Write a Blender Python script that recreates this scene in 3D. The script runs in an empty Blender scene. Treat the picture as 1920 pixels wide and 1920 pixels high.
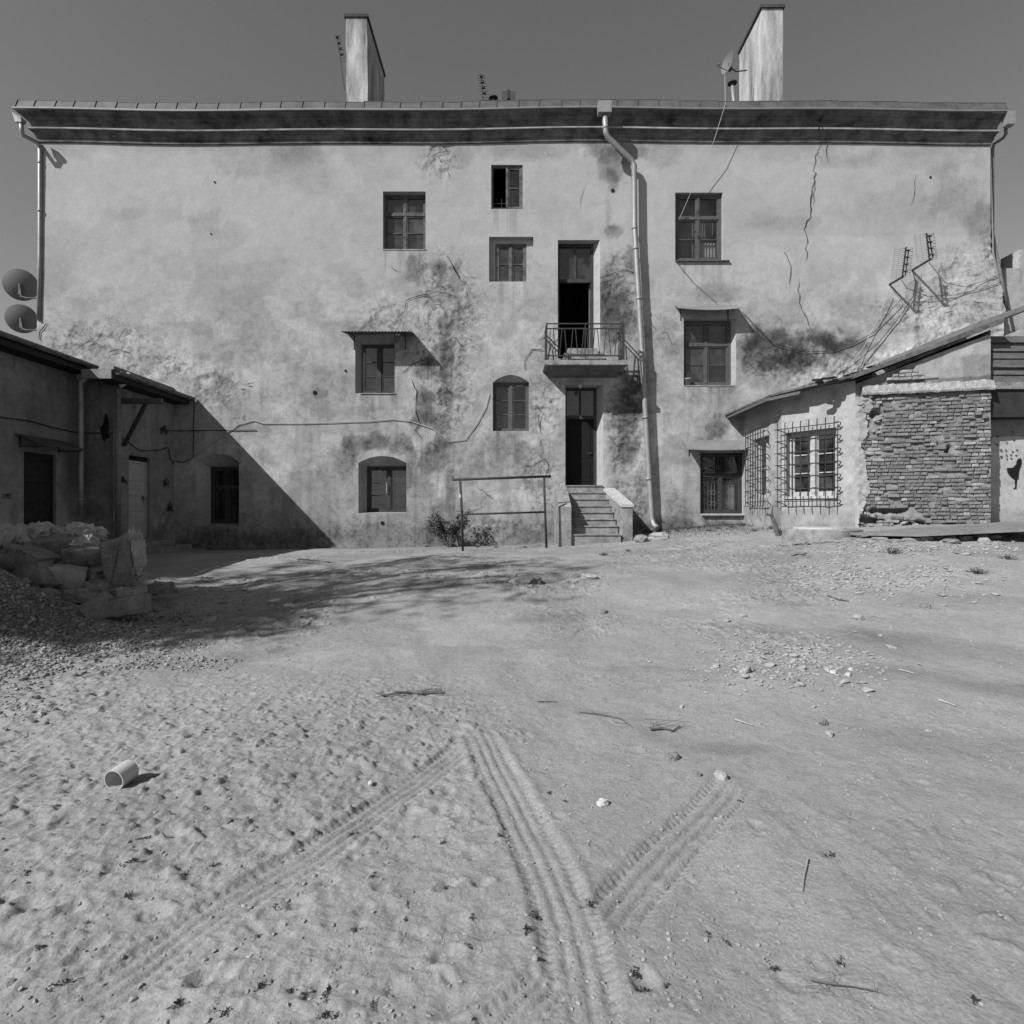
import bpy, math, random
import numpy as np
from mathutils import Vector, Matrix, noise as mnoise

random.seed(7)
rng = np.random.default_rng(11)
sc = bpy.context.scene
COL = sc.collection

# ------------------------------------------------------------------ camera, sky, sun
F = 1100.0            # focal length in photo pixels (photo 1920 wide)
CZ = 1.6              # eye height
D = 17.0              # distance of the old facade
cam_d = bpy.data.cameras.new('camera'); cam = bpy.data.objects.new('camera', cam_d); COL.objects.link(cam)
cam_d.sensor_width = 36.0; cam_d.lens = 36.0 * F / 1920.0
cam_d.clip_start = 0.05; cam_d.clip_end = 900
cam.location = (0, 0, CZ); cam.rotation_euler = (math.radians(90), 0, 0)
sc.camera = cam

LD = Vector((1.245, 1.0, -1.31)).normalized()      # direction the sunlight travels
w = bpy.data.worlds.new('World'); sc.world = w; w.use_nodes = True
nt = w.node_tree; nt.nodes.clear()
sky = nt.nodes.new('ShaderNodeTexSky'); sky.sky_type = 'NISHITA'; sky.sun_disc = False
sky.sun_elevation = math.asin(-LD.z)
sky.sun_rotation = math.atan2(-LD.x, -LD.y)
sky.air_density = 1.0; sky.dust_density = 0.6; sky.ozone_density = 1.0
bw = nt.nodes.new('ShaderNodeRGBToBW')
bg = nt.nodes.new('ShaderNodeBackground'); bg.inputs[1].default_value = 0.070
wo = nt.nodes.new('ShaderNodeOutputWorld')
nt.links.new(sky.outputs[0], bw.inputs[0]); nt.links.new(bw.outputs[0], bg.inputs[0]); nt.links.new(bg.outputs[0], wo.inputs[0])

sun_d = bpy.data.lights.new('sun', 'SUN'); sun_d.energy = 4.6; sun_d.angle = math.radians(0.5); sun_d.color = (1, 1, 1)
sun = bpy.data.objects.new('sun', sun_d); COL.objects.link(sun)
sun.rotation_euler = LD.to_track_quat('-Z', 'Y').to_euler(); sun.location = (-20, -16, 25)

vs = sc.view_settings
vs.view_transform = 'Standard'; vs.look = 'None'; vs.gamma = 1; vs.use_curve_mapping = False; vs.exposure = 0.5
sc.render.engine = 'CYCLES'
sc.cycles.max_bounces = 6; sc.cycles.transparent_max_bounces = 12

# ------------------------------------------------------------------ helpers
def at(px, py, Y):
    """point of the place seen at photo pixel (px,py), at depth Y"""
    return Vector(((px - 960) / F * Y, Y, CZ + (960 - py) / F * Y))
def fx(px, Y=D): return (px - 960) / F * Y
def fz(py, Y=D): return CZ + (960 - py) / F * Y

class MB:
    def __init__(s): s.v = []; s.f = []
    def add(s, vs_, fs):
        o = len(s.v); s.v += [tuple(p) for p in vs_]; s.f += [tuple(i + o for i in f) for f in fs]; return s
    def box(s, x0, x1, y0, y1, z0, z1, M=None):
        p = [(x0,y0,z0),(x1,y0,z0),(x1,y1,z0),(x0,y1,z0),(x0,y0,z1),(x1,y0,z1),(x1,y1,z1),(x0,y1,z1)]
        if M is not None: p = [M @ Vector(q) for q in p]
        return s.add(p, [(3,2,1,0),(4,5,6,7),(0,1,5,4),(1,2,6,5),(2,3,7,6),(3,0,4,7)])
    def bar(s, a, b, wx, wy, up=(0,0,1)):
        """rectangular bar from a to b"""
        a = Vector(a); b = Vector(b); d = (b - a).normalized(); u = Vector(up)
        if abs(d.dot(u)) > .95: u = Vector((0,1,0))
        r = d.cross(u).normalized() * wx / 2; q = r.cross(d).normalized() * wy / 2
        p = [a-r-q, a+r-q, a+r+q, a-r+q, b-r-q, b+r-q, b+r+q, b-r+q]
        return s.add(p, [(3,2,1,0),(4,5,6,7),(0,1,5,4),(1,2,6,5),(2,3,7,6),(3,0,4,7)])
    def tube(s, pts, r, n=8, cap=True):
        pts = [Vector(p) for p in pts]; m = len(pts); rr = r if isinstance(r, (list, tuple)) else [r]*m
        ring = []; prev = None
        for i in range(m):
            d = (pts[min(i+1,m-1)] - pts[max(i-1,0)]).normalized()
            u = Vector((0,0,1)) if abs(d.z) < .9 else Vector((0,1,0))
            if prev is not None and (prev - d*prev.dot(d)).length > .1: a = (prev - d*prev.dot(d)).normalized()
            else: a = d.cross(u).normalized()
            prev = a; b = d.cross(a)
            ring.append([pts[i] + (a*math.cos(2*math.pi*k/n) + b*math.sin(2*math.pi*k/n))*rr[i] for k in range(n)])
        vv = [p for r_ in ring for p in r_]; ff = []
        for i in range(m-1):
            for k in range(n):
                ff.append((i*n+k, i*n+(k+1)%n, (i+1)*n+(k+1)%n, (i+1)*n+k))
        if cap: ff.append(tuple(range(n-1,-1,-1))); ff.append(tuple((m-1)*n+k for k in range(n)))
        return s.add(vv, ff)
    def prism(s, poly, axis_vec):
        """extrude polygon (list of 3D points) by axis_vec"""
        a = Vector(axis_vec); n = len(poly); p = [Vector(q) for q in poly]
        vv = p + [q + a for q in p]
        ff = [tuple(range(n-1,-1,-1)), tuple(range(n, 2*n))] + [(i, (i+1)%n, n+(i+1)%n, n+i) for i in range(n)]
        return s.add(vv, ff)
    def build(s, name, mat, parent=None, smooth=False, M=None):
        vv = s.v if M is None else [tuple(M @ Vector(p)) for p in s.v]
        me = bpy.data.meshes.new(name); me.from_pydata(vv, [], s.f); me.update()
        return link(name, me, mat, parent, smooth)

def link(name, me, mat, parent=None, smooth=False):
    if mat is not None and len(me.materials) == 0: me.materials.append(mat)
    if smooth: me.polygons.foreach_set('use_smooth', [True]*len(me.polygons))
    o = bpy.data.objects.new(name, me); COL.objects.link(o)
    if parent is not None:
        o.parent = parent
        o.matrix_parent_inverse = Matrix.Translation(-PLOC.get(parent.name, Vector((0,0,0))))
    return o
PLOC = {}
def world_loc(o):
    return PLOC.get(o.name, Vector((0,0,0)))
def tag(o, label, cat, group=None):
    o['label'] = label; o['category'] = cat
    if group: o['group'] = group
    return o
def thing(name, label, cat, loc, group=None):
    o = bpy.data.objects.new(name, None); COL.objects.link(o); o.location = loc
    o.empty_display_size = 0.2
    PLOC[o.name] = Vector(loc)
    return tag(o, label, cat, group)

# ------------------------------------------------------------------ numpy noise
_T = rng.random((256, 256))
def vnoise(x, y, seed=0):
    x = np.asarray(x, float) + seed*17.31; y = np.asarray(y, float) + seed*9.77
    xi = np.floor(x).astype(np.int64); yi = np.floor(y).astype(np.int64)
    fx_ = x - xi; fy_ = y - yi
    fx_ = fx_*fx_*(3-2*fx_); fy_ = fy_*fy_*(3-2*fy_)
    a = _T[xi & 255, yi & 255]; b = _T[(xi+1) & 255, yi & 255]; c = _T[xi & 255, (yi+1) & 255]; d = _T[(xi+1) & 255, (yi+1) & 255]
    return (a*(1-fx_)+b*fx_)*(1-fy_) + (c*(1-fx_)+d*fx_)*fy_
def fbm(x, y, o=4, seed=0):
    t = 0; a = .5; n = 0
    for i in range(o):
        ca, sa = math.cos(i*1.1), math.sin(i*1.1)
        t = t + a*vnoise((x*ca-y*sa)*2**i, (x*sa+y*ca)*2**i, seed+i*3); n += a; a *= .5
    return t/n
def sst(a, b, x):
    t = np.clip((x-a)/(b-a), 0, 1); return t*t*(3-2*t)

# ------------------------------------------------------------------ materials
def newmat(name):
    m = bpy.data.materials.new(name); m.use_nodes = True
    n = m.node_tree; b = n.nodes['Principled BSDF']; return m, n, b
ALB = .56            # overall reflectance of this dusty place
def gmat(name, v, rough=.8, amp=.25, scale=6.0, bump=.2, bscale=30.0, spec=.3, metal=0, streak=1.0, attr=False, bdist=.01, fine=0.0, mott=6.0):
    """grey procedural material: base value v, mottled by noise; attr multiplies the vertex attribute 'Col'"""
    v = v*ALB; m, n, b = newmat(name); N = n.nodes; L = n.links
    tc = N.new('ShaderNodeTexCoord'); mp = N.new('ShaderNodeMapping'); mp.inputs['Scale'].default_value = (1, 1, streak)
    L.new(tc.outputs['Object'], mp.inputs[0])
    nz = N.new('ShaderNodeTexNoise'); nz.inputs['Scale'].default_value = scale; nz.inputs['Detail'].default_value = 8; nz.inputs['Roughness'].default_value = .65
    L.new(mp.outputs[0], nz.inputs['Vector'])
    mr = N.new('ShaderNodeMapRange'); mr.inputs[1].default_value = .25; mr.inputs[2].default_value = .75
    mr.inputs[3].default_value = v*(1-amp); mr.inputs[4].default_value = v*(1+amp); mr.clamp = False
    L.new(nz.outputs[0], mr.inputs[0])
    out = mr.outputs[0]
    if fine > 0:
        n2 = N.new('ShaderNodeTexNoise'); n2.inputs['Scale'].default_value = bscale*1.7; n2.inputs['Detail'].default_value = 5
        L.new(tc.outputs['Object'], n2.inputs['Vector'])
        m2 = N.new('ShaderNodeMapRange'); m2.inputs[1].default_value = .3; m2.inputs[2].default_value = .7; m2.inputs[3].default_value = 1-fine; m2.inputs[4].default_value = 1+fine
        L.new(n2.outputs[0], m2.inputs[0])
        mu = N.new('ShaderNodeMath'); mu.operation = 'MULTIPLY'; L.new(out, mu.inputs[0]); L.new(m2.outputs[0], mu.inputs[1]); out = mu.outputs[0]
    if attr:
        at_ = N.new('ShaderNodeAttribute'); at_.attribute_name = 'Col'
        mu = N.new('ShaderNodeMath'); mu.operation = 'MULTIPLY'; L.new(out, mu.inputs[0]); L.new(at_.outputs['Fac'], mu.inputs[1]); out = mu.outputs[0]
        # crisp mottling (grime, crumbs), strongest where the alpha of the attribute says so
        for sc_, lo, hi, k in ((mott, .50, .56, .45), (mott*3.1, .55, .62, .35)):
            n3 = N.new('ShaderNodeTexNoise'); n3.inputs['Scale'].default_value = sc_; n3.inputs['Detail'].default_value = 9; n3.inputs['Roughness'].default_value = .72
            L.new(tc.outputs['Object'], n3.inputs['Vector'])
            m3 = N.new('ShaderNodeMapRange'); m3.inputs[1].default_value = lo; m3.inputs[2].default_value = hi; m3.inputs[3].default_value = 0; m3.inputs[4].default_value = -k; L.new(n3.outputs[0], m3.inputs[0])
            m4 = N.new('ShaderNodeMath'); m4.operation = 'MULTIPLY_ADD'; L.new(m3.outputs[0], m4.inputs[0]); L.new(at_.outputs['Alpha'], m4.inputs[1]); m4.inputs[2].default_value = 1.0
            m5 = N.new('ShaderNodeMath'); m5.operation = 'MULTIPLY'; L.new(out, m5.inputs[0]); L.new(m4.outputs[0], m5.inputs[1]); out = m5.outputs[0]
    L.new(out, b.inputs['Base Color'])
    b.inputs['Roughness'].default_value = rough; b.inputs['Metallic'].default_value = metal; b.inputs['Specular IOR Level'].default_value = spec
    if bump > 0:
        nb = N.new('ShaderNodeTexNoise'); nb.inputs['Scale'].default_value = bscale; nb.inputs['Detail'].default_value = 6; nb.inputs['Roughness'].default_value = .6
        L.new(tc.outputs['Object'], nb.inputs['Vector'])
        bp = N.new('ShaderNodeBump'); bp.inputs['Strength'].default_value = bump; bp.inputs['Distance'].default_value = bdist
        L.new(nb.outputs[0], bp.inputs['Height']); L.new(bp.outputs[0], b.inputs['Normal'])
    return m

M = {}
M['plaster'] = gmat('plaster', 1.05, .95, .05, 2.2, .6, 26, .15, attr=True, bdist=.012, fine=.10)
M['ground'] = gmat('sand', 1.06, .98, .08, 1.3, .6, 45, .1, attr=True, bdist=.012, fine=.16, mott=14.0)
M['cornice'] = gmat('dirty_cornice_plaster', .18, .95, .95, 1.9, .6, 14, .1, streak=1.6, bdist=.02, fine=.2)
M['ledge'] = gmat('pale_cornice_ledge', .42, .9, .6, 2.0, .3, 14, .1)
M['zinc'] = gmat('zinc_sheet', .13, .7, .45, 2.5, .15, 12, .3)
M['zinc_old'] = gmat('weathered_zinc', .34, .6, .3, 2.0, .15, 12, .4, metal=.25)
M['pipe'] = gmat('galvanised_pipe', .42, .5, .25, 5, .15, 40, .5, metal=.3, fine=.15)
M['pipe_dark'] = gmat('painted_pipe', .24, .6, .25, 5, .15, 40, .4)
M['roof'] = gmat('roof_felt', .09, .95, .4, 3, .6, 25, .1)
M['felt'] = gmat('torn_tar_felt', .17, .95, .6, 5, .9, 18, .1, bdist=.03)
M['chimney'] = gmat('chimney_render', .52, .95, .85, 2.2, .5, 14, .1, streak=.22, fine=.15)
M['chimney_cap'] = gmat('chimney_cap', .10, .95, .4, 4, .5, 14, .1)
M['frame'] = gmat('dark_painted_frame', .06, .7, .5, 5, .3, 60, .3)
M['frame_worn'] = gmat('worn_window_paint', .15, .8, .75, 7, .4, 60, .2)
M['frame_grey'] = gmat('grey_window_paint', .12, .7, .35, 6, .3, 60, .3)
M['frame_white'] = gmat('chipped_white_paint', .6, .8, .3, 10, .4, 40, .2)
M['door_dark'] = gmat('dark_door', .035, .7, .4, 6, .3, 30, .3)
M['door_white'] = gmat('pale_door', .62, .7, .12, 5, .2, 30, .3)
M['door_black'] = gmat('black_door', .012, .8, .4, 6, .3, 30, .2)
M['iron'] = gmat('rusty_iron', .055, .75, .4, 20, .4, 60, .3)
M['iron_light'] = gmat('grey_painted_iron', .13, .7, .4, 20, .3, 60, .3)
M['concrete'] = gmat('concrete', .36, .95, .6, 4, .6, 22, .1, fine=.15)
M['concrete_pale'] = gmat('pale_concrete', .62, .95, .2, 5, .5, 25, .1, fine=.1)
M['step'] = gmat('worn_cement_step', .36, .95, .55, 4, .6, 22, .1, fine=.15)
M['slab_dark'] = gmat('grimy_concrete', .20, .95, .5, 4, .6, 20, .1, fine=.15)
M['brick'] = gmat('old_brick', .27, .95, .35, 7, .8, 40, .1, bdist=.008, fine=.25)
M['brick_pale'] = gmat('limewashed_brick', .45, .95, .35, 7, .8, 40, .1, bdist=.008, fine=.2)
M['mortar'] = gmat('crumbling_mortar', .50, .98, .45, 9, 1.0, 30, .1, bdist=.03, fine=.25)
M['stone'] = gmat('rubble_stone', .31, .95, .4, 5, .8, 18, .1, bdist=.02, fine=.2)
M['stone_pale'] = gmat('pale_stone', .47, .95, .3, 6, .6, 25, .1, fine=.15)
M['gravel'] = gmat('gravel', 1.0, .95, .3, 7, .3, 60, .15, attr=True)
M['clod'] = gmat('soil_clods', .42, .98, .4, 6, .3, 60, .1)
M['sack'] = gmat('woven_sack', .62, .85, .2, 5, .5, 30, .2)
M['wood'] = gmat('weathered_plank', .17, .9, .45, 5, .5, 25, .1, streak=7, fine=.2)
M['board'] = gmat('grey_wood_board', .30, .9, .3, 3, .4, 25, .1, fine=.2)
M['fascia'] = gmat('fascia_wood', .33, .9, .4, 4, .5, 20, .1)
M['soffit'] = gmat('dark_soffit_boards', .06, .9, .4, 4, .4, 20, .1)
M['plastic'] = gmat('white_plastic', .7, .5, .06, 8, .05, 20, .4)
M['dish'] = gmat('satellite_dish', .22, .6, .08, 8, .05, 20, .3)
M['wire'] = gmat('black_cable', .05, .7, .2, 8, 0, 20, .3)
M['conduit'] = gmat('pale_conduit', .55, .6, .15, 8, 0, 20, .3)
M['weed'] = gmat('dark_weed', .05, .9, .5, 9, 0, 20, .1)
M['leaf'] = gmat('leaf', .08, .7, .5, 5, 0, 20, .2)
M['grass'] = gmat('dry_grass', .16, .9, .5, 7, 0, 20, .1)
M['bark'] = gmat('bark', .11, .95, .4, 6, .8, 20, .1, streak=.3)
M['twig'] = gmat('dry_twig', .16, .9, .5, 14, .3, 40, .1)
M['crack'] = gmat('crack_shadow', .03, 1, .3, 9, 0, 20, 0)
M['paint_black'] = gmat('black_spray_paint', .015, .8, .2, 9, 0, 20, .2)
M['scratch'] = gmat('scratched_lettering', .07, .9, .4, 9, 0, 20, .1)
M['chalk'] = gmat('chalk', .75, .95, .1, 9, 0, 20, .1)
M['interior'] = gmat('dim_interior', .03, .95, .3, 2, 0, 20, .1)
M['curtain'] = gmat('net_curtain', .55, .9, .15, 3, 0, 20, .1)
M['curtain_dim'] = gmat('grey_drape', .22, .9, .2, 3, 0, 20, .1)
M['pot'] = gmat('grey_pot', .35, .7, .15, 8, .1, 20, .3)

def glass_mat(name, tint, refl, d0=.20, d1=.55):
    m, n, b = newmat(name); N = n.nodes; L = n.links
    N.remove(b); out = [q for q in N if q.type == 'OUTPUT_MATERIAL'][0]
    tr = N.new('ShaderNodeBsdfTransparent'); tr.inputs[0].default_value = (tint, tint, tint, 1)
    gl = N.new('ShaderNodeBsdfGlossy'); gl.inputs['Roughness'].default_value = .06; gl.inputs[0].default_value = (.9,.9,.9,1)
    df = N.new('ShaderNodeBsdfDiffuse'); df.inputs[0].default_value = (.13,.13,.13,1)      # dust on the pane
    lw = N.new('ShaderNodeLayerWeight'); lw.inputs[0].default_value = .5
    pw_ = N.new('ShaderNodeMath'); pw_.operation = 'POWER'; L.new(lw.outputs['Facing'], pw_.inputs[0]); pw_.inputs[1].default_value = 4
    fr = N.new('ShaderNodeMath'); fr.operation = 'MULTIPLY_ADD'; L.new(pw_.outputs[0], fr.inputs[0]); fr.inputs[1].default_value = .6; fr.inputs[2].default_value = refl
    nz = N.new('ShaderNodeTexNoise'); nz.inputs['Scale'].default_value = 3.0; nz.inputs['Detail'].default_value = 5
    tc = N.new('ShaderNodeTexCoord'); L.new(tc.outputs['Object'], nz.inputs['Vector'])
    mr = N.new('ShaderNodeMapRange'); mr.inputs[1].default_value = .35; mr.inputs[2].default_value = .65; mr.inputs[3].default_value = d0; mr.inputs[4].default_value = d1; L.new(nz.outputs[0], mr.inputs[0])
    oi = N.new('ShaderNodeObjectInfo'); mq = N.new('ShaderNodeMapRange'); mq.inputs[3].default_value = .35; mq.inputs[4].default_value = 1.6; L.new(oi.outputs['Random'], mq.inputs[0])
    mx = N.new('ShaderNodeMath'); mx.operation = 'MULTIPLY'; L.new(mr.outputs[0], mx.inputs[0]); L.new(mq.outputs[0], mx.inputs[1])
    m1 = N.new('ShaderNodeMixShader'); m2 = N.new('ShaderNodeMixShader')
    L.new(mx.outputs[0], m1.inputs[0]); L.new(tr.outputs[0], m1.inputs[1]); L.new(df.outputs[0], m1.inputs[2])
    L.new(fr.outputs[0], m2.inputs[0]); L.new(m1.outputs[0], m2.inputs[1]); L.new(gl.outputs[0], m2.inputs[2])
    L.new(m2.outputs[0], out.inputs[0]); return m
M['glass'] = glass_mat('dusty_window_glass', .65, .065, .06, .30)
M['glass_clear'] = glass_mat('clean_window_glass', .86, .05, .01, .08)

# ------------------------------------------------------------------ ground shape
CTRL = []
for Y_, row in ((-10, ((-14,0),(0,0),(14,0))), (1, ((-12,.0),(-4,0),(0,0),(4,0),(12,.02))), (3, ((-6,.03),(0,.02),(6,.04))),
                (6, ((-8,.12),(-3,.12),(0,.13),(3,.17),(8,.30))), (9, ((-9,.30),(-4,.35),(0,.42),(4,.52),(6.5,.72),(10,.92))),
                (12, ((-9.5,.5),(-4,.55),(0,.60),(4,.76),(7,1.13),(9.5,1.28))), (15, ((-9,.55),(-4,.58),(0,.63),(2,.72),(5,1.0),(6.4,1.14))),
                (17, ((-13,.5),(-8,.52),(-4.5,.56),(0,.67),(2,.80),(4.3,1.06),(6,1.2),(10,1.32))), (12.4, ((11,1.36),(15,1.45))), (14, ((8,1.3),(13,1.45))),
                (8, ((15,.9),(-14,.3))), (40, ((-40,.8),(0,1.0),(40,1.2))), (-40, ((-40,0),(40,0))), (0, ((60,.2),(-60,.2)))):
    for X_, z_ in row: CTRL.append((X_, Y_, z_))
CTRL = np.array(CTRL, float)
def _tps(r2): return np.where(r2 > 1e-9, r2*np.log(np.maximum(r2, 1e-9)), 0)
_n = len(CTRL); _A = np.zeros((_n+3, _n+3))
_A[:_n,:_n] = _tps(((CTRL[:,None,:2]-CTRL[None,:,:2])**2).sum(-1)) + np.eye(_n)*.02
_A[:_n,_n] = 1; _A[:_n,_n+1:] = CTRL[:,:2]; _A[_n,:_n] = 1; _A[_n+1:,:_n] = CTRL[:,:2].T
_W = np.linalg.solve(_A, np.r_[CTRL[:,2], 0, 0, 0])
def base_h(X, Y):
    X = np.asarray(X, float); Y = np.asarray(Y, float)
    Xc = np.clip(X, -40, 40); Yc = np.clip(Y, -20, 40)
    z = _W[_n] + _W[_n+1]*Xc + _W[_n+2]*Yc
    for i in range(_n): z = z + _W[i]*_tps((Xc-CTRL[i,0])**2 + (Yc-CTRL[i,1])**2)
    # spoil heap under the rubble, gravel heap, small scarp in the middle of the yard
    z = z + .62*np.exp(-((X+7.0)/1.25)**2 - ((Y-9.1)/.85)**2)
    z = z + 1.02*np.exp(-((X+6.75)/1.15)**2 - ((Y-6.75)/.95)**2)
    z = z - .10*np.exp(-((X-.35)/.55)**2 - ((Y-9.6)/.35)**2)
    z = z + .07*np.exp(-((X-1.6)/1.2)**2 - ((Y-9.0)/.5)**2) + .06*np.exp(-((X-2.2)/.8)**2 - ((Y-5.2)/.35)**2)
    return z
def gz(x, y): return float(base_h(np.array([x]), np.array([y]))[0])
def gpt(px, py):
    """point of the ground seen at a photo pixel"""
    lo, hi = .8, 17.0
    dx = (px-960)/F; dz = (960-py)/F
    Ys = np.linspace(lo, hi, 1600); zz = CZ + dz*Ys; gg = base_h(dx*Ys, Ys)
    k = np.argmax(zz <= gg)
    if zz[k] > gg[k]: k = len(Ys)-1
    return Vector((dx*Ys[k], Ys[k], float(gg[k])))
def set_col(me, a, w=.3):
    c = np.ones((len(a), 4), np.float32); c[:, 0] = c[:, 1] = c[:, 2] = a; c[:, 3] = w
    at_ = me.color_attributes.new('Col', 'FLOAT_COLOR', 'POINT'); at_.data.foreach_set('color', c.ravel())
def np_mesh(name, verts, quads, smooth=True):
    me = bpy.data.meshes.new(name); nv = len(verts); nf = len(quads); k = quads.shape[1]
    me.vertices.add(nv); me.vertices.foreach_set('co', np.asarray(verts, np.float32).ravel())
    me.loops.add(nf*k); me.loops.foreach_set('vertex_index', np.asarray(quads, np.int32).ravel())
    me.polygons.add(nf); me.polygons.foreach_set('loop_start', np.arange(0, nf*k, k, dtype=np.int32))
    me.polygons.foreach_set('loop_total', np.full(nf, k, np.int32))
    me.polygons.foreach_set('use_smooth', np.full(nf, smooth))
    me.update(calc_edges=True); me.validate(); return me

# ------------------------------------------------------------------ ground sheet
def axis(segs):
    out = [segs[0][0]]
    for a, b, s0, s1 in segs:
        x = a
        while x < b - 1e-6:
            t = (x-a)/(b-a); x = min(b, x + s0 + (s1-s0)*t); out.append(x)
    return np.array(out)
gx = axis([(-300,-60,60,40),(-60,-12,12,1.0),(-12,-3.4,.09,.0105),(-3.4,3.4,.0105,.0105),(3.4,12,.0105,.09),(12,60,1.0,12),(60,300,40,60)])
gy = axis([(-300,-20,60,20),(-20,1.2,5,.06),(1.2,1.6,.05,.011),(1.6,5.0,.0105,.0105),(5.0,17.6,.0105,.085),(17.6,60,.5,8),(60,300,40,60)])
GX, GY = np.meshgrid(gx, gy, indexing='ij')
base = base_h(GX, GY)
near = sst(18, 14, GY)*sst(-3, 0, GY)*sst(14, 11, np.abs(GX))
m = (fbm(GX*.8, GY*.8, 3, 1)-.5)*.10 + (fbm(GX*3, GY*3, 4, 2)-.5)*.026
rough = sst(.38, .70, fbm(GX*.55, GY*.55, 3, 5))                       # churned against smooth areas
left_sand = sst(1.0, -1.2, GX + .12*GY - .3)*sst(6.2, 4.6, GY)
quiet = 1 - .35*sst(-.2, .8, GX - .05*GY)*sst(6.5, 5.0, GY)
m = m + (fbm(GX*9, GY*9, 4, 3)-.5)*(.006 + .017*rough + .008*left_sand)*quiet + (fbm(GX*26, GY*26, 3, 4)-.5)*(.003 + .006*rough)*quiet
ch_ = 1 - np.abs(2*fbm(GX*4.5, GY*5.5, 4, 23) - 1); m = m + (sst(.80, 1.0, ch_)*.007 + sst(.86,.97,1 - np.abs(2*fbm(GX*9, GY*10, 3, 24) - 1))*.006)*left_sand
# clods: ridged speckle
cl = fbm(GX*16, GY*16, 2, 9); m = m + sst(.68, .80, cl)*(.003 + .016*rough)*sst(13, 7, GY)*quiet
# torn ridges in the middle distance
rg = 1 - np.abs(2*fbm(GX*2.1, GY*2.4, 4, 21) - 1); m = m + sst(.90, .99, rg)*.028*rough*sst(4.2, 5.5, GY)

col = .40 + .10*(fbm(GX*.5, GY*.5, 4, 31)-.5) + .05*(fbm(GX*4, GY*4, 3, 32)-.5) - .05*sst(.50,.56,fbm(GX*.9+3, GY*1.3, 6, 34))*sst(4.6,6,GY) + .03*sst(.52,.56,fbm(GX*1.4, GY*1.9, 6, 35))*sst(4.6,6,GY) - .04*sst(.62, .8, cl)*rough

def slc(a, lo, hi): return slice(max(0, np.searchsorted(a, lo)), np.searchsorted(a, hi))
def dent(x, y, rx, ry, ang, d, rim=.4):
    R = max(rx, ry)*2.2; sx = slc(gx, x-R, x+R); sy = slc(gy, y-R, y+R)
    X = GX[sx, sy]-x; Y = GY[sx, sy]-y; c, s = math.cos(ang), math.sin(ang)
    u = (X*c+Y*s)/rx; v = (-X*s+Y*c)/ry
    r = np.sqrt(u*u+v*v) + 1.5*(fbm(GX[sx,sy]*11, GY[sx,sy]*11, 4, 44)-.5)
    m[sx, sy] += -d*sst(1.2, .25, r) + rim*d*np.exp(-((r-1.25)/.25)**2)
r2 = random.Random(5)
for i in range(800):
    x = r2.uniform(-4.6, .1); y = r2.uniform(1.5, 5.4)
    if x + .12*y > .25: continue
    big = r2.random() < .25
    rx = r2.uniform(.05, .09) if big else r2.uniform(.02, .05)
    dent(x, y, rx, rx*r2.uniform(.3, .75), r2.uniform(-.9, .9), rx*r2.uniform(.07, .20), r2.uniform(.1, .4))
for i in range(90):                                                 # faint scuffs and heel marks elsewhere
    x = r2.uniform(-1, 6.5); y = r2.uniform(1.6, 9)
    rx = r2.uniform(.02, .07); dent(x, y, rx, rx*r2.uniform(.5, .9), r2.uniform(0, 3.1), r2.uniform(.004, .010), .3)
for px, py, rr, dd in ((845,1655,.10,.05),(905,1650,.07,.04),(840,1790,.13,.05),(660,1600,.05,.03),(120,1545,.14,.05),(290,1715,.10,.05),(160,1790,.10,.05),(390,1830,.13,.05),(595,1850,.07,.05),(840,1830,.08,.05),(1205,1850,.10,.04),(1480,1840,.09,.02),(1530,1800,.09,.02)):
    p = gpt(px, py); dent(p.x, p.y, rr*.6, rr*.4, r2.uniform(0, 3), dd*.38, .35)

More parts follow.
